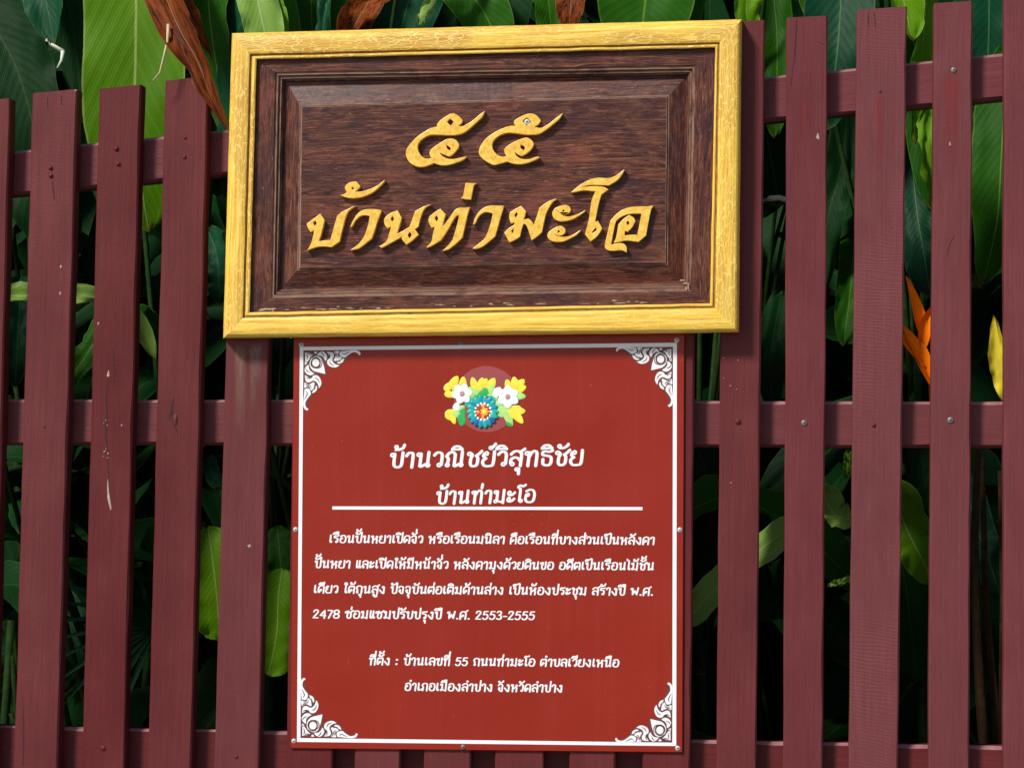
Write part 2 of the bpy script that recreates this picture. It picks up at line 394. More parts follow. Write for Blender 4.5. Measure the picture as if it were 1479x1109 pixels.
def blot(name,pts,Y,m,parent,h=.0005,label=None):
    """a small raised flake / gash outline on a plank"""
    lp=smoothpath([p for p in pts],3,True)
    c=P(sum(p[0] for p in lp)/len(lp),sum(p[1] for p in lp)/len(lp),Y-h)
    v=[c]+[P(x,y,Y) for x,y in lp]; n=len(lp)
    return obj(name,v,[(0,1+j,1+(j+1)%n) for j in range(n)],m,parent,None,False,label)
D_=-.0004
screw(1161.5,610.7,D_,4.6,slats[14],M_screwdark); screw(1373,606.6,D_,4.8,slats[16],M_screwdark); screw(1377.5,101.5,D_,4.4,slats[16],M_screwdark)
screw(1262,614,D_,3.2,slats[15],M_paint,.0018,False); screw(1066,609,D_,4.2,slats[13],M_paint,.002,False)
screw(73,243,D_,3.4,slats[3],M_paint,.003,False); screw(73.5,254,D_,3.6,slats[3],M_paint,.003,False)
screw(168,215,D_,4,slats[4],M_paint,.003,False); screw(171,237,D_,3.4,slats[4],M_paint,.003,False)
screw(267,199,D_,2.4,slats[5],M_paint,.0016,False); screw(266.5,227,D_,3.2,slats[5],M_paint,.0018,False)
screw(1271,132.5,D_,2.6,slats[15],M_black,.0006,False)
screw(149,1080,D_,4,slats[4],M_paint,.0018,False); screw(341,1092,D_,3,slats[6],M_paint,.0016,False)
screw(64,616,D_,2,slats[3],M_black,.0006,False)
for px,py,w,h,si in [(156,540,3,6,4),(151,652,2.2,1.6,4),(156,655,1.6,2.4,4),(149,659,1.4,1.4,4),(155,661,1.8,1.2,4),(153,648,1.2,1.0,4),(150,611,1.4,1.6,4),(155,614,1.6,1.0,4),(153,607,1.0,1.2,4),(88,385,2,3,3),(87,424,1.6,4,3),(142,467,1.6,3,4),(109,131,3,2.2,3),(1181,198,3,7,14),(360,788,3,3,6),(1372,207,2,4,16),(176,614,1.6,2,4),(1055,557,1.4,1.4,13),(1066,520,1.2,1.6,13),(1045,546,1.2,1.4,13),(1064,562,1.2,1.2,13),(1056,697,1.5,1.5,13),(1045,517,1.2,1.2,13)]:
    pts=[(px+w*.8*math.cos(a)*random.uniform(.35,1.25),py+h*.8*math.sin(a)*random.uniform(.4,1.25)) for a in [k*math.pi/5 for k in range(10)]]
    blot('paint_chip',pts,D_,M_chip,slats[si])
# long split with exposed wood, knot gash, hairline cracks
blot('paint_chip',[(155.5,690),(158,712),(161,733),(159,735),(155,716)],D_,M_chip,slats[4],.0006)
def crack(pts,w,si):
    L=[];Rr=[]
    q=smoothpath([(a,b) for a,b in pts],4)
    for k,(x,y) in enumerate(q):
        ww=w*(0.35+.65*math.sin(math.pi*(k+.4)/(len(q)+.2)))*random.uniform(.6,1.2)
        L.append(P(x-ww/2,y,D_)); Rr.append(P(x+ww/2,y,D_))
    n=len(q); obj('crack',L+Rr,[(k,n+k,n+k+1,k+1) for k in range(n-1)],M_crack,slats[si])
crack([(155,552),(153,575),(154,600),(152,622),(155,650),(156,690)],2.0,4)
crack([(163,505),(165,530),(164,552)],1.2,4)
crack([(250,575),(247,595),(244,605)],3.0,5); crack([(250,592),(249,607),(257,626)],2.6,5); blot('paint_chip',[(250,602),(254,598),(257,608),(252,616)],D_,M_paint,slats[5],.0025)
crack([(1151,28),(1149,55),(1147,85),(1142,125)],1.5,14); crack([(1170,60),(1183,61),(1191,66)],1.2,14)
crack([(1254,18),(1254,30),(1255,41)],1.3,15); crack([(1263,17),(1264,40)],1.3,15)
crack([(75,262),(77,275),(78,288)],1.8,3); crack([(68,140),(69,158)],1.2,3); crack([(88,138),(89,152)],1.0,3)
crack([(33,1020),(34,1060),(33,1105)],1.2,3); crack([(1350,24),(1375,22)],1.5,16)
crack([(1380,340),(1372,352),(1368,370)],1.5,16); crack([(40,618),(60,617),(76,615)],.9,3)

# ------------------------------------------------------------------ paint runs and water stains on the slats (semi transparent films)
def film(name,col,strength):
    m,nt,b=mat(name); b.inputs['Base Color'].default_value=(*col,1); b.inputs['Roughness'].default_value=.5
    tc=N(nt,'ShaderNodeTexCoord'); sp=N(nt,'ShaderNodeSeparateXYZ'); nt.links.new(tc.outputs['UV'],sp.inputs[0])
    a=math_(nt,'SUBTRACT',1,math_(nt,'MULTIPLY',sp.outputs[0],sp.outputs[0]))
    bdy=math_(nt,'MULTIPLY',a,math_(nt,'SUBTRACT',1,sp.outputs[1]))
    bdy=math_(nt,'MULTIPLY',bdy,ramp(nt,sp.outputs[1],[(0,.0),(.16,1)]))
    nz=noise_tex(nt,mapping(nt,(2.2,5,1)),1,4,.6)
    al=math_(nt,'MULTIPLY',math_(nt,'MULTIPLY',bdy,ramp(nt,nz,[(.3,.25),(.65,1)])),strength)
    nt.links.new(al,b.inputs['Alpha']); return m
M_run=film('red_rust_run',(.26,.018,.022),.85); M_stain=film('brown_water_stain',(.30,.17,.12),.8); M_grey=film('grey_weather_film',(.30,.22,.25),.6)
def run(pxc,y0,y1,w,m,si,name='stain'):
    n=8; v=[];uv=[];f=[]
    for k in range(n+1):
        t=k/n; y=y0+(y1-y0)*t
        for s in (-1,0,1): v.append(P(pxc+s*w/2*(1-.3*t),y,-.0003)); uv.append((s,t))
    for k in range(n):
        for s in (0,1): f.append((k*3+s,k*3+s+1,k*3+s+4,k*3+s+3))
    obj(name,v,f,m,slats[si],uv)
run(1271,133,275,15,M_run,15); run(1162,138,250,10,M_run,14)
run(347,492,640,20,M_stain,6); run(366,492,600,14,M_stain,6); run(372,492,560,16,M_grey,6)
run(1375,100,260,30,M_run,16)

# ------------------------------------------------------------------ carved name board with gold frame
O=[(335,48.5),(1071.5,28.5),(1067,480),(322.5,488.5)]
A=[(341.5,55),(1065.5,35.5),(1061,474.5),(329,482.5)]
B=[(361,79),(1039,62),(1032,444.5),(351,459)]
Cq=[(371,86.5),(1033,69.5),(1025,438),(361,451)]
Dq=[(398,105),(1004,95),(998,420.5),(392,430)]
Eq=[(411,118),(993.5,108.5),(988,408.5),(404,418)]
Gq=[(417,124),(991,111.5),(986,406.5),(408.5,414.5)]
Hq=[(434,154),(965,139.5),(962.5,381),(431,388.5)]
def lq(a,b,t): return [(p[0]+(q[0]-p[0])*t,p[1]+(q[1]-p[1])*t) for p,q in zip(a,b)]
def loft(profile, nseg=30, wob=0.0003, seed=0, close=False, worn=()):
    """profile: [(quad_px, depth)] outside to inside"""
    g=Geo(); vacc=[0.0]; rings=[[P(x,y,-d) for x,y in q] for q,d in profile]
    for a,b in zip(rings,rings[1:]): vacc.append(vacc[-1]+sum((p-q).length*(.72 if abs((p-q).y)<.4*(p-q).length else 1) for p,q in zip(a,b))/4)
    for s in range(4):
        v=[];uv=[];f=[]
        for ri,r in enumerate(rings):
            a,b=r[s],r[(s+1)%4]
            for k in range(nseg+1):
                p=a.lerp(b,k/nseg)
                if 0<k<nseg: p=p+Vector((noise.noise(p*23),noise.noise(p*31+Vector((5,0,0))),noise.noise(p*27+Vector((0,9,0)))))*wob
                L=(p-rings[0][s]).dot((rings[0][(s+1)%4]-rings[0][s]).normalized())
                v.append(p); uv.append((L+s*1.7+seed,vacc[ri]+s*.31))
        m=nseg+1
        for ri in range(len(rings)-1):
            for k in range(nseg): f.append((ri*m+k,(ri+1)*m+k,(ri+1)*m+k+1,ri*m+k+1))
        b0=len(g.m); g.add(v,f,uv)
        for ri in worn:
            for k in range(nseg): g.m[b0+ri*nseg+k]=1
    if close:
        r=rings[-1]; nu,nv=1,1
        g.add(r,[(0,3,2,1)],[(p.x,p.z) for p in r])
    return g
def fix(o):
    bm=bmesh.new(); bm.from_mesh(o.data); bmesh.ops.remove_doubles(bm,verts=bm.verts,dist=1e-5); bmesh.ops.recalc_face_normals(bm,faces=bm.faces); bm.to_mesh(o.data); bm.free()
nb_loc=P(700,484,-.02)
board=thing('name_board','dark carved wooden house board in a gold painted frame, above the red sign','sign',nb_loc)
prof=[(O,.0002),(O,.022),(O,.029),(lq(O,A,.25),.0335),(lq(O,A,.6),.0372),(A,.0392),(lq(A,B,.15),.0402),(lq(A,B,.5),.0404),(lq(A,B,.86),.0398),(lq(A,B,.97),.0388),
      (B,.0362),(lq(B,Cq,.15),.0350),(lq(B,Cq,.3),.0352),(lq(B,Cq,.45),.0372),(lq(B,Cq,.7),.0374),(lq(B,Cq,.92),.0362),(Cq,.0345),(Cq,.0265)]
o=loft(prof,60,.0006,0,False,worn=(9,10,11,15,16)).build('frame',[M_gold,M_grime],board); fix(o)
prof=[(Cq,.0290),(lq(Cq,Dq,.05),.0290),(lq(Cq,Dq,.96),.0288),(Dq,.0282),(lq(Dq,Eq,.05),.0262),(lq(Dq,Eq,.3),.0262),(lq(Dq,Eq,.40),.0252),(lq(Dq,Eq,.45),.0222),(lq(Dq,Eq,.68),.0226),(lq(Dq,Eq,.8),.0205),(lq(Dq,Eq,.86),.0172),(Eq,.0160),(Eq,.0115)]
o=loft(prof,60,.0005,5,worn=(3,4,7,9)).build('panel_border',[M_wood,M_worn],board); fix(o)
prof=[(lq(Eq,Gq,-.3),.0120),(Gq,.0122),(lq(Gq,Hq,.93),.0222),(lq(Gq,Hq,.985),.0224),(Hq,.0212),(lq(Hq,[(700,265)]*4,.004),.0246),(lq(Hq,[(700,265)]*4,.010),.0252)]
o=loft(prof,60,.0004,9,True,worn=(2,4,5)).build('raised_panel',[M_wood,M_worn],board); fix(o)
# worn gold smears on the lower border
rs=random.Random(3)
for k in range(34):
    t=rs.random()**1.3; px=372+t*610; py=449-t*13-rs.uniform(0,6)*(rs.random()**2); w=rs.uniform(2,11); h=rs.uniform(.5,1.3)
    pts=[(px+w*math.cos(a)*rs.uniform(.3,1.2),py+h*math.sin(a)*rs.uniform(.3,1.3)) for a in [k_*math.pi/6 for k_ in range(12)]]
    blot('paint_smear',pts,-.0294,M_fleck,board,.0002)
for px,py,w,h in [(990,409,4,1.2),(994,413,1.2,5),(985,405,5,1),(991,416,2,2)]:
    pts=[(px+w*math.cos(a)*rs.uniform(.4,1.2),py+h*math.sin(a)*rs.uniform(.5,1.3)) for a in [k_*math.pi/5 for k_ in range(10)]]
    blot('paint_smear',pts,-.0294,M_fleck,board,.0003)

FD=.0252                      # depth of the field
def Z(s,ox,oy,sc): return [((p[0]/sc+ox,p[1]/sc+oy)+p[2:]) for p in parse(s)]
def letter(name,loops,ox,oy,sc,thick=.0095):
    lp=[smoothpath(Z(s,ox,oy,sc),4,True) for s in loops]
    v,f=outline_mesh(lp,FD+thick,thick-.0002,.00045)
    return obj(name,v,f,M_letter,board)
letter('numeral',["1425,65! 1330,130 1230,215 1130,280 1060,312 990,308! 1040,262 1058,215! 1010,160 930,108 870,108 790,150 690,222 640,280 640,320! 540,345 430,405 310,490 210,590 145,680 125,760 150,850 215,930 310,975 400,980 490,960 590,918! 660,945 740,955 840,945 960,910 1060,870 1130,812! 1040,825 940,848 850,852 780,832 720,795 680,745! 760,785 840,812! 900,770 965,700 1000,640 985,580 940,535 880,515 800,525 720,570 620,635 540,695 515,745 525,800 545,835! 480,848 420,830 365,780 330,710 320,640 350,570 420,505 500,465 580,450 700,455 850,460 960,455 1070,425 1180,345 1290,245 1380,160","850,190! 915,240! 865,305! 800,245!","790,620! 860,670 855,715! 805,680"],575,155,11.377)
n2=letter('numeral',["1350,95! 1260,155 1170,230 1090,285 1010,318 920,300! 980,255 1012,205! 985,160 930,115 860,95 790,110 690,155 615,205 605,240 630,285! 530,290 430,325 310,385 200,460 120,550 75,640 75,720 130,790 220,850 300,880 390,862 500,830! 590,860 690,870 810,850 930,805 1000,765! 955,755 870,785 790,795 710,785 640,735 615,680! 660,720 715,748! 790,710 860,650 905,580 895,530 850,485 800,465 740,475 640,515 540,570 480,615 455,660 470,710 490,745! 430,755 370,735 310,685 275,610 280,540 330,470 420,415 520,390 620,395 760,415 880,420 980,410 1080,355 1190,270 1300,175","800,165 850,200 860,235 800,280 760,240 745,210","710,570! 770,610 760,660! 705,620"],685,155,10.564)
screw(761.2,176.2,-(FD+.0070),4.9,n2,M_screw,.0015,True)
letter('letter',["755,405! 660,450 560,500 500,550! 470,650 440,760 405,885! 320,890 245,905! 280,790 325,605! 265,520! 170,590 75,660! 90,710 130,775! 180,750! 165,830 130,950 80,1030! 150,1005 230,980 330,975 420,985! 535,905! 560,790 590,670 620,560 660,480","195,610! 215,650! 190,690! 165,650!"],435,255,9.646)
letter('tone_mark',["1165,45! 1110,90 1040,140 960,175 860,205 755,215! 825,140! 770,70! 690,80 625,120 608,165 640,222! 590,250 540,255! 600,285 680,300 770,300 880,275 990,225 1080,155 1150,80","715,145 735,165 715,185 700,165"],435,255,9.646)
letter('letter',["1120,470! 1040,458 940,455 850,475 780,525 730,600 680,705! 710,690 750,620 810,560 870,540 955,550! 930,680 880,830! 800,940 685,1025! 740,1020 830,985 985,860! 1020,760 1060,630"],435,255,9.646)
letter('letter',["965,235! 860,265 760,315 690,355! 650,480 595,620! 480,690 385,740! 430,600 468,460! 400,340! 290,380 195,450 170,520 190,590 230,640! 290,610! 260,720 210,860 95,945! 140,965 280,890 485,775! 470,820 545,915! 640,850 755,745! 690,655! 750,610! 780,480 830,340 890,275","315,430! 340,480! 310,530! 280,480!","605,700! 635,750 600,810! 570,755"],540,275,11.67)
letter('letter',["710,430! 640,435 550,440 490,480 430,570 330,700! 350,600 372,525! 300,450! 220,500 145,560! 135,630 175,715! 220,700! 195,800 170,915 100,990! 160,975 310,885! 390,760 460,640 510,560 560,535! 540,640 500,780 470,885! 400,970 330,1035! 400,1020 500,950 605,850! 640,700 670,560 690,490","250,540! 270,590! 245,630! 218,575!"],605,255,9.646)
letter('tone_mark',["805,95! 650,90! 630,200 615,285! 580,300! 640,315 725,320! 745,220 765,130"],605,255,9.646)
letter('letter',["1185,410! 1080,405 980,408 900,440 830,500 780,580 755,670! 785,650 830,560 880,515 940,495 1030,515! 1000,650 950,800! 890,890 745,1005! 820,1005 920,955 1065,830! 1095,720 1140,560"],605,255,9.646)
letter('letter',["940,185! 850,210 740,270 650,345! 620,450 565,605! 530,550 480,510 420,525 400,545! 440,390! 365,305! 280,350 185,410! 170,480 195,585! 260,570! 250,610! 170,660 90,735! 120,790 175,890! 260,850 345,795! 370,680 400,595! 440,610 480,700 510,800 530,855! 610,800 695,725! 720,600 760,430 820,310 870,240","290,400! 310,440! 275,495! 255,450!","245,655! 235,740! 200,710!"],720,270,11.09)
letter('vowel_sign',["1395,370! 1300,425 1200,460 1110,475 1030,455 970,405! 1000,425 1060,445 1120,425 1155,375 1140,320 1080,290 1000,300 910,340 865,400 865,460 900,515 980,550 1080,545 1190,515 1290,460 1370,400","1040,365 1058,385 1040,402 1022,385"],720,270,11.09)
letter('vowel_sign',["1320,685! 1230,745 1130,790 1020,800 940,785 880,745! 920,765 970,785 1030,765 1070,720 1060,660 1000,625 930,640 840,695 790,740 785,800 830,855 920,880 1030,875 1140,830 1240,775 1300,715","965,695 985,715 960,735 945,715"],720,270,11.09)
letter('vowel_sign',["715,80! 670,115 620,150 550,180 490,185 400,180 300,205 210,250 130,310 80,355! 140,345 230,330 370,340! 330,430 310,530 290,680 245,850! 310,935! 390,870 450,780! 400,690! 365,705! 385,600 410,480 440,380! 525,318! 470,290 400,280 320,280 205,290! 270,272 350,265 430,268 530,270! 620,215 680,150","375,770! 380,805 335,840! 335,815"],815,235,8.214)
letter('letter',["1060,510! 980,520 880,520 780,530 690,560 610,620 545,690! 520,800 490,930 480,1000 520,1040 600,1045 680,1040 740,1065! 740,1000 700,960 630,955 555,975! 575,860 600,740 615,690! 680,640 780,608 915,605! 890,740 865,855! 790,855 715,865! 718,810! 750,820! 800,770 845,690! 820,650 770,622! 700,670 640,735! 625,830 610,900 585,950! 640,943 720,925 800,930 880,940! 970,865! 1000,700 1030,560","755,690! 775,720! 755,745! 735,710!"],815,235,8.214)

# ------------------------------------------------------------------ red printed sign
SD=.0045
sgn=thing('information_sign','red printed house history sign with white Thai lettering and ornament corners, below the carved board','sign',P(705,1083,-.003))
BQ=[(424.5,484),(988.5,480),(985.5,1086),(420,1080)]
prof=[(BQ,.0003),(BQ,SD-.0006),(lq(BQ,[(705,780)]*4,.002),SD)]
o=loft(prof,12,0,3,True).build('sign_plate',M_red,sgn); fix(o)
def strip_quad(g,a,b,c,d,dep): g.add([P(*a,-dep),P(*b,-dep),P(*c,-dep),P(*d,-dep)],[(0,3,2,1)])
oc=[(433,501),(977.7,495),(976.7,1076.8),(428.8,1070.8)]; ic=[(438.2,506),(972,500.8),(971,1071.8),(434,1065.2)]
g=Geo()
for k in range(4): strip_quad(g,oc[k],oc[(k+1)%4],ic[(k+1)%4],ic[k],SD+.0003)
g.build('border_line',M_white,sgn)
g=Geo(); strip_quad(g,(480,731),(928,732),(928,736.5),(480,735.6),SD+.0003); g.build('underline',M_white,sgn)

# --- lettering: a small stroke font (y up, base line 0, x-height 1)
def ring(cx,cy,r=.10): return [(cx+r*math.cos(a),cy+r*math.sin(a)) for a in [k*math.pi/4 for k in range(9)]]
def T(s): return [(p[0],p[1]) if len(p)==2 else p for p in parse(s)]
RG={};
def G(ch,w,*st,r=None): RG[ch]=(w,list(st))
G('บ',.80,ring(.12,.85),T('.24,.9 .24,.3 .30,.08 .46,.0 .62,.08 .68,.3 .68,1.0'))
G('ป',.80,ring(.12,.85),T('.24,.9 .24,.3 .30,.08 .46,.0 .62,.08 .68,.3 .68,1.42'))
G('า',.58,T('.06,.78 .16,.96 .32,.98 .42,.84 .42,0'))
G('น',.88,ring(.12,.85),T('.24,.9 .24,.02! .34,.05 .60,.22'),ring(.68,.12),T('.66,1.0 .66,.2'))
G('ม',.88,ring(.12,.85),T('.25,.9 .25,.2'),ring(.17,.12),T('.28,.14 .66,.03!'),T('.68,1.0 .68,.0'))
G('ณ',1.16,ring(.16,.12),T('.16,.22 .18,.55 .06,.70! .18,.92 .36,1.0 .52,.88 .54,.7 .54,.02! .62,.05 .84,.2'),ring(.92,.12),T('.92,1.0 .92,.2'))
G('ว',.64,T('.06,.80 .20,.97 .38,.97 .50,.78 .50,.16'),ring(.39,.13))
G('ช',.80,ring(.13,.86),T('.23,.88 .30,.76 .23,.55 .23,.2 .32,.03 .50,.03 .61,.18 .61,.60 .50,.72!'),T('.52,.74 .64,.84 .80,1.04'))
G('ซ',.84,ring(.08,.80),T('.15,.90 .22,.80! .28,.95 .38,.92 .32,.68 .25,.5 .25,.2 .35,.03 .53,.03 .63,.18 .63,.62 .53,.74!'),T('.55,.76 .65,.86 .84,1.04'))
G('ข',.76,ring(.11,.82),T('.20,.90 .32,.92 .30,.68 .22,.5 .22,.2 .32,.03 .50,.03 .62,.18 .62,1.0'))
G('ย',.80,ring(.23,.87),T('.12,.86 .07,.70 .24,.53! .08,.40 .08,.2 .22,.02 .50,.02 .66,.16 .66,1.0'))
G('ล',.80,ring(.20,.13),T('.10,.2 .12,.45 .30,.58 .48,.52 .66,.32'),T('.08,.80 .24,.98 .48,1.0 .66,.82 .66,0'))
G('ส',.80,ring(.20,.13),T('.10,.2 .12,.45 .30,.58 .48,.52 .66,.32'),T('.08,.80 .24,.98 .48,1.0 .66,.82 .66,0'),T('.56,.92 .82,1.16'))
G('ศ',.86,ring(.36,.46),T('.30,.36 .14,.22'),T('.10,0 .08,.7 .22,.96 .46,1.0 .66,.82 .66,0'),T('.56,.92 .84,1.16'))
G('ค',.80,ring(.36,.46),T('.30,.36 .14,.22'),T('.10,0 .08,.7 .22,.96 .46,1.0 .66,.82 .66,0'))
G('ด',.80,ring(.36,.40),T('.28,.32 .14,.05 .08,.3 .08,.7 .22,.96 .46,1.0 .66,.82 .66,0'))
G('ต',.80,ring(.36,.40),T('.28,.32 .14,.05 .08,.3 .08,.7 .20,.96 .38,.86! .54,.98 .66,.82 .66,0'))
G('ถ',.80,ring(.20,.12),T('.18,.22 .18,.52 .06,.68! .16,.92 .40,1.0 .60,.92 .66,.76 .66,0'))
G('ภ',.84,ring(.10,.12),T('.22,.06 .22,.52 .10,.68! .20,.92 .44,1.0 .62,.92 .68,.76 .68,0'))
G('ท',.84,ring(.12,.85),T('.24,.9 .24,0'),T('.24,.55 .36,.86 .50,1.0 .62,.96 .68,.78 .68,0'))
G('ธ',.76,T('.66,1.02 .46,.94 .20,.98 .10,.86 .14,.72 .40,.66 .58,.58 .62,.42 .62,.2 .52,.03 .30,.03 .18,.14 .16,.42'))
G('ห',.88,ring(.12,.85),T('.24,.9 .24,0'),T('.24,.36 .42,.48 .60,.62 .68,.46 .68,0'),ring(.66,.82))
G('ร',.66,ring(.38,.12),T('.49,.14 .49,.50 .36,.64 .12,.68 .12,.84 .24,.95 .40,.90 .58,.98'))
G('อ',.80,ring(.24,.60),T('.13,.6 .10,.25 .22,.04 .44,.0 .62,.1 .68,.35 .68,.68 .56,.94 .34,1.0 .10,.88'))
G('ง',.72,ring(.40,.85),T('.51,.86 .53,.5 .53,.02! .40,.02 .06,.46'))
G('จ',.72,T('.06,.82 .20,.97 .40,.97 .53,.80 .53,.0! .36,.04 .14,.30'),ring(.20,.42))
G('เ',.42,T('.14,1.0 .14,.14'),ring(.24,.12)); G('แ',.66,T('.14,1.0 .14,.14'),ring(.24,.12),T('.44,1.0 .44,.14'),ring(.54,.12))
G('ะ',.62,ring(.14,.80),T('.06,.70 .16,.58 .34,.62 .50,.80'),ring(.14,.30),T('.06,.20 .16,.08 .34,.12 .50,.30'))
G('โ',.46,ring(.30,.12),T('.20,.14 .20,1.0 .14,1.12 .02,1.22 .18,1.36 .34,1.28 .52,1.40'))
G('ใ',.46,ring(.32,.12),T('.22,.14 .22,1.0 .34,1.22 .24,1.40 .08,1.34 .12,1.2'))
G('ไ',.46,ring(.32,.12),T('.22,.14 .22,1.15 .14,1.30! .02,1.26 -.02,1.44'))
G('พ',1.0,ring(.12,.85),T('.24,.9 .26,.02!  .50,.66!  .72,.02! .82,1.0'))
G(' ',.46)
G('2',.72,T('.08,.86 .18,1.06 .44,1.06 .54,.86 .42,.6 .06,.02! .60,.02')); G('4',.74,T('.52,0 .52,1.06! .04,.32! .66,.32')); G('7',.66,T('.06,1.04 .58,1.04! .22,0'))
G('8',.74,T('.34,.56 .10,.70 .12,.98 .34,1.08 .56,.98 .56,.70 .34,.56 .08,.40 .10,.10 .34,.0 .58,.10 .60,.40 .34,.56'))
G('5',.72,T('.58,1.05 .18,1.05! .12,.60! .34,.68 .54,.56 .58,.30 .44,.04 .22,.0 .06,.14')); G('3',.70,T('.08,.94 .26,1.08 .48,1.0 .50,.74 .28,.58! .52,.46 .54,.16 .32,.0 .06,.12'))
G('-',.50,T('.06,.40 .42,.40')); G('.',.30,ring(.12,.05,.03)); G(':',.40,ring(.16,.12,.04),ring(.16,.72,.04))
UP={'ิ':[T('-.58,1.18 -.46,1.36 -.22,1.38 -.02,1.18'),T('-.58,1.18 -.02,1.18')],
 'ี':[T('-.58,1.18 -.46,1.36 -.22,1.38 -.02,1.18'),T('-.58,1.18 -.02,1.18'),T('-.02,1.18 -.02,1.46')],
 'ื':[T('-.58,1.18 -.46,1.36 -.26,1.38 -.02,1.18'),T('-.58,1.18 -.02,1.18'),T('-.02,1.18 -.02,1.46'),T('-.20,1.25 -.20,1.46')],
 'ั':[ring(-.42,1.32,.09),T('-.42,1.2 -.22,1.18 -.02,1.30 .06,1.44')],
 '็':[T('-.54,1.16 -.54,1.30 -.40,1.36 -.28,1.22 -.40,1.16'),T('-.40,1.38 -.14,1.36 .04,1.50')],
 '์':[ring(-.22,1.26,.09),T('-.12,1.30 .02,1.52')],
 '้':[ring(-.40,1.40,.08),T('-.32,1.32 -.44,1.20! -.20,1.22 -.02,1.34 .04,1.52')],
 '่':[T('-.03,1.20 -.01,1.50')],'ํ':[ring(-.16,1.32,.09)]}
DN={'ุ':[ring(-.15,-.24,.07),T('-.06,-.22 -.05,-.54')],'ู':[ring(-.36,-.24,.07),T('-.28,-.24 -.27,-.46 -.05,-.46 -.05,-.2')]}
STEM={'บ':.68,'ป':.68,'น':.68,'ม':.68,'ณ':.92,'ว':.5,'ช':.62,'ซ':.65,'ข':.62,'ย':.66,'ล':.66,'ส':.66,'ศ':.66,'ค':.66,'ด':.66,'ต':.66,'ถ':.66,'ภ':.68,'ท':.68,'ธ':.62,'ห':.68,'ร':.52,'อ':.68,'ง':.53,'จ':.53,'พ':.82}
def layout(txt):
    x=0; out=[]; base=None; hasup=False
    for ch in txt:
        if ch=='ำ':
            out+=[[(p[0]+x0+STEM[base]+.10,p[1])+tuple(p[2:]) for p in s] for s in UP['ํ']]; ch='า'
        if ch in UP or ch in DN:
            src=UP.get(ch) or DN.get(ch); dy=0; dx=0
            if ch in '้่์' and hasup: dy=.36
            if base=='ป' and ch in UP: dx=-.16
            out+=[[(p[0]+x0+STEM[base]+dx,p[1]+dy)+tuple(p[2:]) for p in s] for s in src]
            if ch in 'ิีืั็': hasup=True
            continue
        w,st=RG[ch]; x0=x; base=ch; hasup=False
        out+=[[(p[0]+x,p[1])+tuple(p[2:]) for p in s] for s in st]; x+=w+.045
    return out,x
def text_line(txt,x0,y0,x1,y1,xh,thick,slant=.12,name='lettering'):
    st,wd=layout(txt); wd-=.1; sx=(x1-x0)/wd; g=Geo(); dep=SD+.0002
    def px(p):
        X=x0+p[0]*sx+p[1]*xh*slant; yb=y0+(y1-y0)*(X-x0)/(x1-x0)
        return (X,yb-p[1]*xh)
    for s in st:
        q=[px(p)+tuple(p[2:]) for p in s]; q=smoothpath(q,3)
        q=[q[0]]+[b for a,b in zip(q,q[1:]) if (a[0]-b[0])**2+(a[1]-b[1])**2>1e-4]
        n=len(q); tg=[]; loop=(s[0][0]-s[-1][0])**2+(s[0][1]-s[-1][1])**2<1e-6 and len(s)==9
        for k in range(n):
            a=q[max(0,k-1)]; b=q[min(n-1,k+1)]; L=math.hypot(b[0]-a[0],b[1]-a[1]) or 1; tg.append(((b[0]-a[0])/L,(b[1]-a[1])/L))
        hw=[thick/2*(.62 if loop and abs(s[0][1]-s[4][1])+abs(s[0][0]-s[4][0])>.14 else .70+.40*abs(t_[1])) for t_ in tg]
        # round ends: extra rows
        rows=[]
        for ang in (75,45,15): rows.append((q[0][0]-tg[0][0]*hw[0]*math.sin(R(ang)),q[0][1]-tg[0][1]*hw[0]*math.sin(R(ang)),tg[0],hw[0]*math.cos(R(ang))))
        for k in range(n): rows.append((q[k][0],q[k][1],tg[k],hw[k]))
        for ang in (15,45,75): rows.append((q[-1][0]+tg[-1][0]*hw[-1]*math.sin(R(ang)),q[-1][1]+tg[-1][1]*hw[-1]*math.sin(R(ang)),tg[-1],hw[-1]*math.cos(R(ang))))
        v=[];f=[]
        jit=random.uniform(0,.00006)
        for x,y,t,hh in rows:
            nx,ny=-t[1],t[0]
            v+=[P(x-nx*hh,y-ny*hh,-dep),P(x,y,-dep-.00022-jit),P(x+nx*hh,y+ny*hh,-dep)]
        for k in range(len(rows)-1):
            for j in (0,1): f.append((k*3+j,k*3+j+1,k*3+j+4,k*3+j+3))
        g.add(v,f)
    return g.build(name,M_white,sgn)
text_line('บ้านวณิชย์วิสุทธิชัย',562,675.0,841,671.5,21.0,4.3)
text_line('บ้านท่ามะโอ',629,727.5,772,725,18.0,3.7)
text_line('เรือนปั้นหยาเปิดจั่ว หรือเรือนมนิลา คือเรือนที่บางส่วนเป็นหลังคา',475,783.3,945,786,10.4,2.3)
text_line('ปั้นหยา และเปิดให้มีหน้าจั่ว หลังคามุงด้วยดินขอ อดีตเป็นเรือนไม้ชั้น',454,819.6,944,823,10.4,2.3)
text_line('เดียว ใต้ถุนสูง ปัจจุบันต่อเติมด้านล่าง เป็นห้องประชุม สร้างปี พ.ศ.',452.5,855.8,943,859.5,10.4,2.3)
text_line('2478 ซ่อมแซมปรับปรุงปี พ.ศ. 2553-2555',451.5,892,772,894.5,10.6,2.35)
text_line('ที่ตั้ง : บ้านเลขที่ 55 ถนนท่ามะโอ ตำบลเวียงเหนือ',532.5,959.5,893.5,962.6,10.4,2.3)
text_line('อำเภอเมืองลำปาง จังหวัดลำปาง',584,996.5,812,999,10.4,2.3)

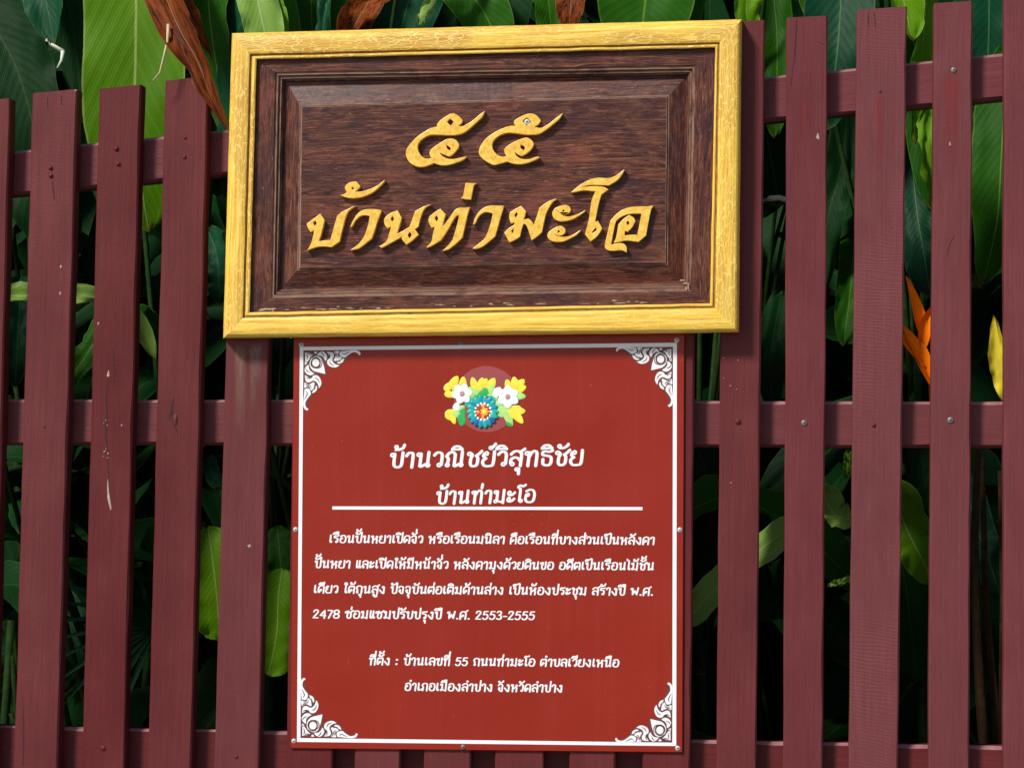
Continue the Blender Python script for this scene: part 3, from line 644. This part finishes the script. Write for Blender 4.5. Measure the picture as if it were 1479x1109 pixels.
# --- corner ornaments (one drawing, mirrored into the four corners)
def tri_fill(loops):
    pass
ORN=[["270,222! 330,232 375,250! 345,275 315,320 275,365!"],
 ["330,350 350,300 410,268 465,285 492,335 515,410 530,495! 450,476 380,455 338,405"],
 ["425,262! 440,232 490,207 540,240 552,290 530,328! 505,285 470,262"],
 ["385,212! 425,212 410,240! 392,232!"],
 ["550,212! 622,222 640,262 618,318 650,365 712,385! 660,412 600,402 558,368 556,318 592,285 572,245"],
 ["640,208! 706,204 690,262 738,288 700,322 655,330 636,318! 662,262"],
 ["678,352! 722,318 772,298! 755,340 712,362"],
 ["722,208! 800,200 900,190 960,205 982,240 962,256! 940,226 885,218 825,252 782,284 730,272 712,250"]]
RINGC=(408,352)
corners=[((438.2,506),1,1),((972,500.8),-1,1),((434,1065.2),1,-1),((971,1071.8),-1,-1)]
def fillpoly(loops,dep):
    v,f=outline_mesh(loops,dep+.0002,.0002,.00002); return v,f
M_dkline=plain('dark_print_outline',(.13,.035,.035),.45)
for (cx,cy),sx,sy in corners:
    g=Geo()
    def tf(p,diag=False):
        x,y=(p[0]-252)/8.869,(p[1]-196)/8.869
        if diag: x,y=y*1.05,x*1.05
        return (cx+sx*(x+.3),cy+sy*(y+.3))
    for i,lps in enumerate(ORN):
        for diag in ((False,) if i<2 else (False,True)):
            L=[[tf(p,diag) for p in smoothpath(parse(s),4,True)] for s in lps]
            if i==1: L.append([tf((RINGC[0]+64*math.cos(a),RINGC[1]+64*math.sin(a))) for a in [k*math.pi/10 for k in range(20)]])
            v,f=outline_mesh(L,SD+.0006,.0003,.00002); g.add(v,f)
    L=[[tf((RINGC[0]+46*math.cos(a),RINGC[1]+50*math.sin(a))) for a in [k*math.pi/8 for k in range(16)]]]
    v,f=outline_mesh(L,SD+.0006,.0003,.00002); g.add(v,f)
    # dark printed shadow outline under the white
    L=[[tf(p) for p in smoothpath(parse("252,200! 560,196 930,186 900,225 830,270 760,350 690,405 590,415 535,340 540,505 440,490 410,520 455,600 440,680 380,740 330,810 300,900 252,930!"),4,True)]]
    v,f=outline_mesh(L,SD+.0002,.0001,.00001); g.add(v,f,None,1)
    for ln in ["470,215 500,240 512,275","575,222 590,262 575,300","585,330 600,365 650,392","655,215 668,240 650,275","690,225 676,270 712,290","742,222 770,240 800,232 850,205","668,322 700,336 738,318","355,300 395,285 440,292 470,330","470,345 455,400 400,420 355,395","285,240 300,270 290,320"]:
        for diag in (False,True):
            q=[tf(p,diag) for p in smoothpath(parse(ln),4)]; n=len(q); v=[]; f=[]
            for k in range(n):
                a_,b_=q[max(0,k-1)],q[min(n-1,k+1)]; L=math.hypot(b_[0]-a_[0],b_[1]-a_[1]); w=.62*math.sin(math.pi*(k+.6)/(n+.2))
                nx,ny=-(b_[1]-a_[1])/L*w,(b_[0]-a_[0])/L*w
                v+=[P(q[k][0]-nx,q[k][1]-ny,-SD-.0009),P(q[k][0]+nx,q[k][1]+ny,-SD-.0009)]
            for k in range(n-1): f.append((2*k,2*k+1,2*k+3,2*k+2))
            g.add(v,f,None,1)
    g.build('corner_ornament',[M_white,M_dkline],sgn)

# --- floral emblem
emb_c=P(698,580,-SD)
def dome(g,cx,cy,a,lx,ly,hgt,mi,base=0.0004,n=16):
    ox,oy,sc=620,520,9.244
    c=(cx/sc+ox,cy/sc+oy); ca,sa=math.cos(a),math.sin(a); v=[];f=[]
    for k,(rr,hh) in enumerate(((1,0),(.92,.5),(.65,.85))):
        for j in range(n):
            t=j*2*math.pi/n; x=lx*rr*math.cos(t)/2/sc; y=ly*rr*math.sin(t)/2/sc*(1-.25*math.cos(t))
            v.append(P(c[0]+x*ca+y*sa,c[1]-x*sa+y*ca,-(SD+base+hgt*hh)))
    v.append(P(c[0],c[1],-(SD+base+hgt)))
    for k in range(2):
        for j in range(n): f.append((k*n+j,(k+1)*n+j,(k+1)*n+(j+1)%n,k*n+(j+1)%n))
    for j in range(n): f.append((2*n+j,3*n,2*n+(j+1)%n))
    g.add(v,f,None,mi)
EM=[plain('emblem_yellow',(.86,.74,.06),.4),plain('emblem_white',(.80,.88,.84),.4,0,.03),plain('emblem_green',(.03,.42,.10),.4),plain('emblem_pale_green',(.42,.72,.22),.4),
    plain('emblem_blue',(.005,.27,.42),.35),plain('emblem_teal',(.01,.42,.36),.35),plain('emblem_red',(.55,.035,.012),.4),plain('emblem_orange',(.88,.40,.06),.4),plain('emblem_pink',(.48,.26,.29),.5),plain('emblem_navy',(.006,.12,.30),.35)]
emb_disc=[[(620+(765+435*math.cos(a))/9.244,520+(520+440*math.sin(a))/9.244) for a in [k*math.pi/24 for k in range(48)]]]
v,f=outline_mesh(emb_disc,SD+.0002,.0001,.00001)
emb=obj('emblem',v,f,M_disc,sgn)
g=Geo()
D=math.radians
for cx,cy,a,lx,ly,mi in [(330,300,60,190,105,0),(275,345,35,180,90,0),(290,460,-8,170,80,0),(450,300,85,150,90,0),(395,390,50,200,120,3),
  (595,310,105,160,85,0),(690,320,75,170,90,0),(740,300,60,120,70,0),(830,320,62,170,105,0),(770,350,50,150,80,0),(560,430,110,150,80,3),(640,400,80,170,90,3),(820,400,70,170,100,3),(900,430,50,160,100,1),(880,500,70,120,70,3),
  (1145,310,100,170,100,0),(1200,330,45,190,100,0),(1220,380,20,150,95,0),(1050,320,105,120,80,0),(1210,480,-5,150,85,3),(1120,400,60,180,130,0),
  (365,620,70,110,85,1),(400,660,30,160,90,3),(430,690,70,130,100,2),(440,790,85,170,80,2),(410,770,100,120,60,2),(290,700,15,160,80,0),(280,760,-30,150,80,0),(320,790,-70,130,70,0),(360,730,20,150,70,3),
  (980,640,30,170,110,3),(990,700,0,160,110,3),(1060,780,-65,210,90,3),(1075,840,-70,100,80,2),(1130,660,20,190,100,0),(1210,680,0,140,90,0),(1190,770,-50,180,90,0),(1130,730,-35,150,100,0),
  (640,500,40,190,90,2),(720,440,20,210,85,2),(760,420,-40,120,80,2),(590,560,25,180,110,5),(540,600,-30,130,80,5),(850,520,-50,120,70,5),(910,590,10,110,80,3)]:
    dome(g,cx,cy,D(a),lx*1.06,ly*1.12,.0004,mi,.0004+random.uniform(0,.0004))
g.build('leaf_spray',EM,emb,True)
for cx,cy,r,rot in ((440,450,118,10),(1050,490,130,30)):
    g=Geo()
    for k in range(6):
        a=D(rot+k*60); dome(g,cx+r*.55*math.cos(a),cy-r*.55*math.sin(a),a,r*1.3,r*1.05,.0004,1,.0013+.0001*k)
    dome(g,cx,cy,0,72,76,.0008,8,.0020)
    g.build('white_flower',EM,emb,True)
g=Geo()
for k in range(18):
    a=k*2*math.pi/18; dome(g,715+158*math.cos(a),690-165*math.sin(a),a,112,74,.0009,[4,5,4,9][(k*5+(3 if 9<k<17 else 0))%4] if 8<k<18 else [5,4][k%2],.0016+.00005*k)
for k in range(14):
    a=k*2*math.pi/14; dome(g,715+108*math.cos(a),690-112*math.sin(a),a,44,34,.0006,1,.0022)
for k in range(12):
    a=k*2*math.pi/12; dome(g,715+68*math.cos(a),690-72*math.sin(a),a,64,44,.0007,6 if k%3 else 7,.0024)
for k in range(7):
    a=k*2*math.pi/7; dome(g,738+34*math.cos(a),690-34*math.sin(a),a,54,44,.0006,7,.0029)
dome(g,738,690,0,60,60,.0008,0,.0030)
g.build('blue_rosette',EM,emb,True)
for px,py in ((435.3,497.8),(666,495),(977.5,491),(427,764.5),(982,765),(424.6,1069.6),(669,1078.3),(979,1080)):
    screw(px,py,-SD+.0002,3.9,sgn,M_screw if px not in (666,669) else M_screwdark,.0022,True)

# ------------------------------------------------------------------ planting behind the fence
def leaf_geo(path,width,nrm,fold=.18,wave=.02,n=22,m=5,prof='paddle',seed=0,curl=0.0):
    """path: 3-D control points base->tip"""
    px_=[(p.x,p.y) for p in path]; 
    pts=[]; K=len(path)
    for i in range(K-1):
        p0=path[max(0,i-1)];p1=path[i];p2=path[i+1];p3=path[min(K-1,i+2)]
        st=max(2,n//(K-1))
        for k in range(st):
            t=k/st; pts.append(.5*((2*p1)+(p2-p0)*t+(2*p0-5*p1+4*p2-p3)*t*t+(3*p1-p0-3*p2+p3)*t**3))
    pts.append(path[-1]); N_=len(pts)
    v=[];uv=[];f=[]
    for k,p in enumerate(pts):
        u=k/(N_-1); t=(pts[min(N_-1,k+1)]-pts[max(0,k-1)]).normalized()
        s=t.cross(nrm).normalized(); nn=s.cross(t).normalized()
        if prof=='paddle': w=min(1,(u/.16+.02))**.6*(1-max(0,(u-.55)/.45)**2.1)**.8
        elif prof=='lance': w=math.sin(math.pi*min(1,(u*.98+.02)**.8))**.85
        else: w=1-u**2*.9
        w=max(w,.012)*width/2
        for j in range(-m,m+1):
            q=j/m; off=fold*abs(q)*w*1.0+curl*q*q*w
            wv=wave*(noise.noise(Vector((u*9+seed*3.7,q*1.5,seed)))*abs(q)+.4*noise.noise(Vector((u*22+seed,q*2,seed*2)))*q*q)
            v.append(p+s*(q*w)+nn*(off+wv)); uv.append((u,q))
    M=2*m+1
    for k in range(N_-1):
        for j in range(M-1): f.append((k*M+j,k*M+j+1,(k+1)*M+j+1,(k+1)*M+j))
    return v,f,uv
def tube(g,pts,r0,r1,n=7,mi=0):
    v=[];f=[];K=len(pts)
    for k,p in enumerate(pts):
        t=(pts[min(K-1,k+1)]-pts[max(0,k-1)]).normalized(); a=t.orthogonal().normalized(); b=t.cross(a)
        r=r0+(r1-r0)*k/(K-1)
        v+=[p+(a*math.cos(j*2*math.pi/n)+b*math.sin(j*2*math.pi/n))*r for j in range(n)]
    for k in range(K-1):
        for j in range(n): f.append((k*n+j,k*n+(j+1)%n,(k+1)*n+(j+1)%n,(k+1)*n+j))
    f.append(tuple(range(n-1,-1,-1))); f.append(tuple((K-1)*n+j for j in range(n)))
    g.add(v,f,None,mi)
def bez(a,b,c,n=9): return [a*(1-t)**2+b*2*t*(1-t)+c*t*t for t in [k/(n-1) for k in range(n)]]
plants={}
SEED=[0]
class Plant:
    def __init__(s,label,x,y,height,group=None,name='heliconia_plant'):
        s.root=thing(name,label,'plant',(x,y,0),group); s.b=Vector((x,y,0)); s.h=height
        s.st=Geo(); s.canes=[]
        for k in range(3):
            a=random.uniform(0,6.28); r=random.uniform(.03,.14)
            c0=s.b+Vector((math.cos(a)*r,math.sin(a)*r*.7,-.02)); c1=c0+Vector((random.uniform(-.1,.1),random.uniform(-.05,.06),height*random.uniform(.55,.8)))
            tube(s.st,bez(c0,(c0+c1)/2+Vector((random.uniform(-.04,.04),0,0)),c1,7),.013,.008); s.canes.append((c0,c1))
    def leaf(s,path,width,kind,nrm=Vector((0,-1,.35)),petiole=True,label=None,**kw):
        SEED[0]+=1; v,f,uv=leaf_geo(path,width,nrm,seed=SEED[0],**kw)
        o=obj('leaf',v,f,LEAF[kind],s.root,uv,True,label)
        if petiole:
            c0,c1=min(s.canes,key=lambda c:(c[1]-path[0]).length)
            a=c0.lerp(c1,random.uniform(.75,1)); d=(path[0]-path[1]).normalized()*.08
            tube(s.st,bez(a,(a+path[0])/2+Vector((0,.03,.05))+d*.3,path[0]+(path[1]-path[0])*.04,8),.006,.0035)
        return o
    def fill(s,n,kinds,h0,h1,ymin=.34):
        for k in range(n):
            a=random.uniform(0,6.283); h=random.uniform(h0,h1); L=random.uniform(.38,.72); w=random.uniform(.09,.17)
            base=s.b+Vector((math.cos(a)*.1,math.sin(a)*.06,h)); d=Vector((math.cos(a),math.sin(a)*.75,0))
            up=random.uniform(.15,.75); dr=random.uniform(-.55,.25)
            mid=base+d*L*.42+Vector((0,0,L*up*.55)); tip=base+d*L*.85+Vector((0,0,L*(up*.5+dr)))
            pts=[base,base.lerp(mid,.5)+Vector((0,0,.04)),mid,mid.lerp(tip,.55)+Vector((0,0,.03)),tip]
            for p in pts: p.y=max(p.y,ymin+.002*k)
            s.leaf(pts,w,random.choice(kinds),Vector((random.uniform(-.4,.4),-.5,.8)),fold=random.uniform(.1,.35),wave=.018)
    def done(s):
        s.st.build('stem',[M_stem,M_cane],s.root,True)
def pl(pts,k=1.0): return [P(x,y,Y if k==1 else (.047 if k<.2 else .080)+(Y-.075)*k) for x,y,Y in pts]
F=Vector((0,-1,.25))

# plants that the photograph shows through and above the fence, left to right
a=Plant('dark leafy plant at the far left, with a glossy blue-green leaf above the fence',P(40,560,.5).x,.5,2.0)
a.leaf(pl([(5,-190,.50),(35,-110,.42),(55,-50,.36),(68,10,.33),(79,66,.32)]),.092,'teal',Vector((-.25,-1,.35)),fold=.25)
a.leaf(pl([(150,-160,.55),(140,-40,.50),(125,60,.46),(135,190,.44),(160,330,.42)]),.085,'dark',Vector((-.5,-1,.2)))
a.leaf(pl([(-70,-60,.5),(-20,20,.45),(20,90,.42),(45,170,.40),(60,260,.40)]),.14,'dark',F)
a.leaf(pl([(-40,-140,.62),(-10,-60,.58),(12,0,.55),(20,60,.54)]),.10,'mid',F)
a.leaf(pl([(60,-160,.52),(90,-40,.46),(108,60,.44),(120,180,.44)]),.075,'dark',F)
a.leaf(pl([(-60,120,.60),(0,160,.55),(50,250,.5),(70,360,.48)]),.16,'dark',F)
a.leaf(pl([(-60,425,.30),(0,427,.24),(60,428,.22),(140,430,.22),(200,470,.26),(225,520,.3)],0.25),.046,'pale',Vector((0,-.9,.45)),fold=.5)
a.leaf(pl([(30,400,.40),(28,450,.36),(25,500,.34),(22,560,.34)]),.055,'teal',Vector((.3,-1,.3)))
a.leaf(pl([(170,430,.42),(150,470,.38),(120,520,.36),(90,560,.36)]),.05,'mid',F)
g=Geo(); tube(g,pl([(68,58,.28),(75,66,.275),(92,75,.272)]),.0040,.0040,6); tube(g,pl([(91,74,.272),(89,88,.27),(83,99,.27)]),.0040,.002,6)
g.build('bent_twig',M_palewood,a.root,True)
g=Geo()
a.fill(9,['dark','dark','dark','dark','mid'],.2,1.2); a.done()

b=Plant('heliconia with one broad bright green leaf hanging behind the left slats',P(190,560,.4).x,.45,2.1)
b.leaf(pl([(205,-330,.42),(196,-200,.34),(197,-60,.27),(196,60,.24),(195,180,.23),(205,275,.24),(215,335,.26)]),.185,'bright',Vector((0.1,-1,.12)),label='broad bright yellow-green leaf',fold=.12,wave=.016,n=36)
b.leaf(pl([(300,-260,.36),(297,-120,.30),(300,-10,.27),(310,80,.26),(330,200,.26)]),.10,'mid',Vector((-.4,-1,.2)))
b.leaf(pl([(345,-150,.30),(338,-40,.27),(334,60,.25),(332,150,.25),(325,230,.26)]),.05,'teal',Vector((-.6,-1,.2)))
b.leaf(pl([(150,-260,.40),(175,-150,.22),(205,-70,.09),(228,-30,.05),(258,40,-.012),(286,90,-.028),(304,138,-.028),(331,190,-.022)]),.066,'dead',Vector((-.25,-1,.25)),label='dry brown curled leaf lying over the fence top',fold=.55,wave=.03,prof='lance',n=34,curl=-.2)
b.leaf(pl([(200,-240,.40),(222,-130,.24),(240,-60,.15),(262,0,.10),(290,50,.03),(306,85,.02)]),.035,'dead',Vector((.5,-1,.25)),label='dry brown curled leaf',fold=.5,wave=.02,prof='lance')
g=Geo(); tube(g,[p for p in pl([(243,36,-.02),(242,60,-.03),(236,85,-.03),(231,105,-.03),(221,117,-.03)])],.0030,.0011,6); g.build('dry_leaf_strip',M_straw,b.root,True)
b.leaf(pl([(300,760,.30),(306,800,.26),(312,850,.24),(316,900,.24),(318,925,.25)],0.3),.085,'bright',F,fold=.15)
b.leaf(pl([(250,500,.36),(222,470,.32),(205,455,.3),(190,440,.3)]),.04,'mid',F)
# fan palm strips in the low gaps
for ang in range(-70,75,11):
    c=P(225,905,.36); d=Vector((-math.cos(R(ang)),-.1,math.sin(R(ang))))
    b.leaf([c,c+d*.07,c+d*.14+Vector((0,-.01,-.004)),c+d*.20+Vector((0,-.01,-.02))],.010,'teal',Vector((0,-1,.4)),False,prof='lance',n=9,m=2,fold=.4,wave=.002)
b.fill(7,['dark','dark','dark','dark','mid'],.3,1.15); b.done()

c=Plant('leafy plant behind the carved board, pale leaf tips showing over its frame',P(470,560,.45).x,.5,2.0)
c.leaf(pl([(300,-160,.34),(345,-80,.28),(378,-10,.24),(400,50,.22),(415,120,.22)]),.10,'mid',Vector((.2,-1,.3)),fold=.2)
c.leaf(pl([(352,-140,.22),(362,-60,.17),(372,0,.15),(385,60,.14),(395,120,.15)]),.072,'pale',Vector((.25,-1,.3)),fold=.2)
c.leaf(pl([(330,-80,.26),(375,-25,.2),(400,20,.17),(412,70,.16)]),.035,'bright',Vector((.2,-1,.4)),fold=.4)
c.leaf(pl([(440,-170,.4),(448,-60,.35),(450,20,.33),(452,110,.33)]),.075,'mid',F)
c.leaf(pl([(500,-150,.32),(492,-60,.28),(470,20,.24),(462,90,.24)]),.03,'teal',Vector((-.2,-1,.3)),fold=.5)
c.leaf(pl([(560,-170,.36),(540,-70,.3),(510,10,.26),(480,80,.26)]),.10,'mid',Vector((.2,-1,.3)))
c.leaf(pl([(590,-120,.2),(560,-40,.14),(525,15,.10),(505,50,.09),(490,90,.10)]),.062,'dead',Vector((.3,-1,.5)),label='dry brown torn leaf above the frame',fold=.6,wave=.045,prof='lance')
c.leaf(pl([(300,330,.3),(312,365,.26),(316,400,.25),(318,440,.25)]),.05,'teal',Vector((-.3,-1,.2)))
c.leaf(pl([(408,820,.30),(402,860,.27),(400,910,.25),(392,955,.25),(386,975,.25)],0.3),.085,'bright',F,fold=.15)
c.leaf(pl([(400,760,.36),(405,810,.33),(408,860,.32)]),.05,'mid',F)
c.leaf(pl([(300,660,.4),(310,690,.36),(322,705,.34)]),.03,'teal',F)
c.fill(8,['dark','dark','dark','dark','mid'],.3,1.2); c.done()

d=Plant('leafy plant behind the middle of the carved board, veined dark leaves over the frame',P(720,560,.5).x,.5,2.05)
for pts,w,kd,nr in [([(640,-150,.40),(610,-60,.33),(585,20,.3),(570,90,.3)],.12,'teal',Vector((.2,-1,.2))),
   ([(700,-60,.3),(650,-20,.25),(615,15,.22),(607,40,.22)],.022,'pale',Vector((0,-1,.5))),
   ([(600,-140,.36),(650,-50,.32),(700,20,.3),(730,90,.3)],.10,'mid',F),
   ([(745,-160,.46),(725,-60,.4),(720,20,.38),(719,90,.38)],.13,'dark',F),
   ([(800,-130,.36),(790,-40,.32),(795,30,.3),(800,90,.3)],.06,'mid',Vector((.4,-1,.2))),
   ([(840,-140,.3),(828,-40,.26),(824,10,.24),(822,45,.24)],.055,'dead',F)]:
    d.leaf(pl(pts),w,kd,nr,label='dry brown leaf' if kd=='dead' else None)
d.fill(8,['dark','dark','dark','mid'],.4,1.3); d.done()

e=Plant('leafy plant behind the right end of the carved board, broad leaf over its frame',P(980,560,.5).x,.5,2.05)
for pts,w,kd,nr in [([(945,-150,.34),(938,-50,.28),(930,20,.25),(922,100,.25)],.17,'mid',Vector((.1,-1,.3))),
   ([(1015,-170,.40),(1000,-70,.34),(985,10,.31),(975,80,.3)],.10,'mid',Vector((-.3,-1,.2))),
   ([(1120,-120,.34),(1095,-40,.28),(1078,10,.25),(1088,60,.26)],.05,'bright',Vector((.3,-1,.3))),
   ([(1100,-100,.5),(1120,20,.45),(1122,120,.42),(1118,200,.42)],.06,'mid',F),
   ([(990,600,.5),(1030,720,.42),(1020,800,.40),(1010,870,.40)],.09,'dark',F),
   ([(1130,420,.45),(1118,480,.4),(1112,540,.38),(1120,600,.38)],.05,'dark',F)]:
    e.leaf(pl(pts),w,kd,nr)
e.leaf(pl([(985,905,.22),(1015,870,.19),(1055,828,.18),(1105,788,.18),(1150,758,.19),(1185,748,.22)],.30),.050,'pale',Vector((.3,-.85,.6)),label='pale arching leaf low behind the right slats',fold=.3)
g=Geo(); tube(g,pl([(1095,292,.14),(1112,287,.12),(1126,286,.115),(1140,290,.12)]),.0055,.004,7); g.build('pale_twig',M_palewood,e.root,True)
e.leaf(pl([(1070,80,.75),(1090,150,.7),(1110,210,.68),(1125,300,.68)]),.20,'dark',F)
e.leaf(pl([(1160,60,.85),(1130,150,.8),(1100,230,.78),(1085,320,.78)]),.2,'dark',F)
e.fill(8,['dark','dark','dark','dark','mid'],.2,1.2); e.done()

h=Plant('heliconia with an orange flower, behind the right hand slats',P(1330,560,.42).x,.45,2.15)
for pts,w,kd,nr,fo in [([(1225,-160,.34),(1217,-60,.28),(1213,30,.25),(1205,110,.24),(1190,190,.26)],.12,'teal',Vector((-.15,-1,.2)),.2),
   ([(1120,-190,.36),(1150,-90,.3),(1175,-20,.27),(1190,60,.26)],.07,'mid',F,.2),
   ([(1260,-170,.3),(1290,-70,.24),(1305,0,.21),(1318,60,.2)],.075,'bright',Vector((.3,-1,.4)),.3),
   ([(1345,-150,.34),(1340,-30,.28),(1333,60,.26),(1326,130,.26),(1322,210,.27)],.045,'bright',Vector((.5,-1,.2)),.4),
   ([(1300,-60,.42),(1320,60,.36),(1335,150,.32),(1340,230,.3),(1346,305,.3)],.070,'mid',Vector((-.2,-1,.25)),.3),
   ([(1350,120,.26),(1338,180,.22),(1340,240,.21),(1346,300,.22)],.030,'bright',Vector((.5,-1,.3)),.5),
   ([(1318,240,.36),(1325,310,.32),(1335,370,.3),(1344,430,.3)],.075,'teal',Vector((-.4,-1,.2)),.2),
   ([(1440,-140,.40),(1430,-40,.34),(1428,50,.32),(1425,140,.32)],.12,'teal',Vector((.1,-1,.1)),.15),
   ([(1470,60,.32),(1452,150,.28),(1446,230,.26),(1440,320,.26),(1420,410,.28)],.10,'mid',Vector((-.4,-1,.2)),.2),
   ([(1225,160,.5),(1215,240,.45),(1195,320,.42),(1190,420,.42)],.06,'dark',F,.3),
   ([(1235,330,.5),(1228,420,.45),(1218,500,.43)],.05,'mid',F,.4),
   ([(1180,700,.30),(1200,735,.27),(1218,748,.25),(1240,750,.26)],.05,'pale',Vector((.1,-1,.5)),.3),
   ([(1225,650,.30),(1224,676,.28),(1221,690,.28)],.014,'bright',F,.3),
   ([(1280,690,.34),(1310,765,.29),(1328,800,.27),(1350,845,.27)],.080,'bright',Vector((.1,-1,.4)),.2),
   ([(1280,735,.30),(1320,748,.26),(1345,758,.25)],.018,'teal',F,.3),
   ([(1240,830,.28),(1215,840,.26),(1195,845,.25)],.010,'pale',F,.3),
   ([(1390,680,.40),(1410,760,.34),(1432,820,.31),(1448,870,.3)],.060,'teal',Vector((-.2,-1,.3)),.3),
   ([(1330,640,.45),(1335,690,.42),(1342,740,.42)],.05,'dark',F,.3)]:
    h.leaf(pl(pts,.35 if kd in('pale','bright') and pts[0][1]>600 else 1),w,kd,nr,fold=fo)
h.leaf(pl([(1462,590,.12),(1450,548,.115),(1441,510,.115),(1435,455,.12)],0.12),.036,'yellow',Vector((-.3,-1,.2)),False,label='small yellow leaf',prof='lance')
for pts,r0,r1 in [([(1425,1120,.20),(1415,1000,.2),(1410,900,.21),(1407,790,.22),(1412,650,.25)],.010,.006),([(1444,1120,.24),(1436,1000,.24),(1424,880,.25),(1418,660,.28)],.008,.005),([(1448,1100,.17),(1447,980,.17),(1448,860,.18),(1444,680,.22)],.006,.004)]:
    tube(h.st,pl(pts),r0,r1,7,1)
# flower: a stalk with pointed boat-shaped bracts
g=Geo(); tube(g,pl([(1352,700,.20),(1349,620,.17),(1345,555,.15),(1335,520,.145),(1326,492,.14)]),.006,.004,7)
fl=g.build('flower',M_orange,h.root,True,'orange flower with pointed bracts')
for pts,w in [([(1336,498,.140),(1328,468,.128),(1320,435,.122),(1308,398,.12)],.021),([(1332,505,.142),(1333,478,.13),(1342,455,.122),(1362,430,.12)],.023),
              ([(1345,548,.150),(1330,515,.135),(1318,495,.126),(1303,470,.12)],.024),([(1340,530,.148),(1320,505,.132),(1308,492,.126),(1296,486,.12)],.026),([(1348,560,.150),(1334,530,.14),(1322,508,.134),(1312,500,.13)],.022)]:
    v,f,uv=leaf_geo(pl(pts,.12),w,Vector((.4,-1,.1)),fold=.7,wave=.001,n=14,m=3,prof='lance'); obj('bract',v,f,M_orange,fl,uv,True)
h.fill(8,['dark','dark','dark','dark','mid'],.2,1.2); h.done()

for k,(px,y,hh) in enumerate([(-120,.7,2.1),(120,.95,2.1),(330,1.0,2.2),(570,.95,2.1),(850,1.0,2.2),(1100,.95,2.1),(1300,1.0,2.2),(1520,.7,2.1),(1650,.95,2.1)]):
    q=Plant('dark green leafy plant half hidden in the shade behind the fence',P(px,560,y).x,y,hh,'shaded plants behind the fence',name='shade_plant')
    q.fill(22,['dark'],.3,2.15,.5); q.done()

# the solid green thicket farther back
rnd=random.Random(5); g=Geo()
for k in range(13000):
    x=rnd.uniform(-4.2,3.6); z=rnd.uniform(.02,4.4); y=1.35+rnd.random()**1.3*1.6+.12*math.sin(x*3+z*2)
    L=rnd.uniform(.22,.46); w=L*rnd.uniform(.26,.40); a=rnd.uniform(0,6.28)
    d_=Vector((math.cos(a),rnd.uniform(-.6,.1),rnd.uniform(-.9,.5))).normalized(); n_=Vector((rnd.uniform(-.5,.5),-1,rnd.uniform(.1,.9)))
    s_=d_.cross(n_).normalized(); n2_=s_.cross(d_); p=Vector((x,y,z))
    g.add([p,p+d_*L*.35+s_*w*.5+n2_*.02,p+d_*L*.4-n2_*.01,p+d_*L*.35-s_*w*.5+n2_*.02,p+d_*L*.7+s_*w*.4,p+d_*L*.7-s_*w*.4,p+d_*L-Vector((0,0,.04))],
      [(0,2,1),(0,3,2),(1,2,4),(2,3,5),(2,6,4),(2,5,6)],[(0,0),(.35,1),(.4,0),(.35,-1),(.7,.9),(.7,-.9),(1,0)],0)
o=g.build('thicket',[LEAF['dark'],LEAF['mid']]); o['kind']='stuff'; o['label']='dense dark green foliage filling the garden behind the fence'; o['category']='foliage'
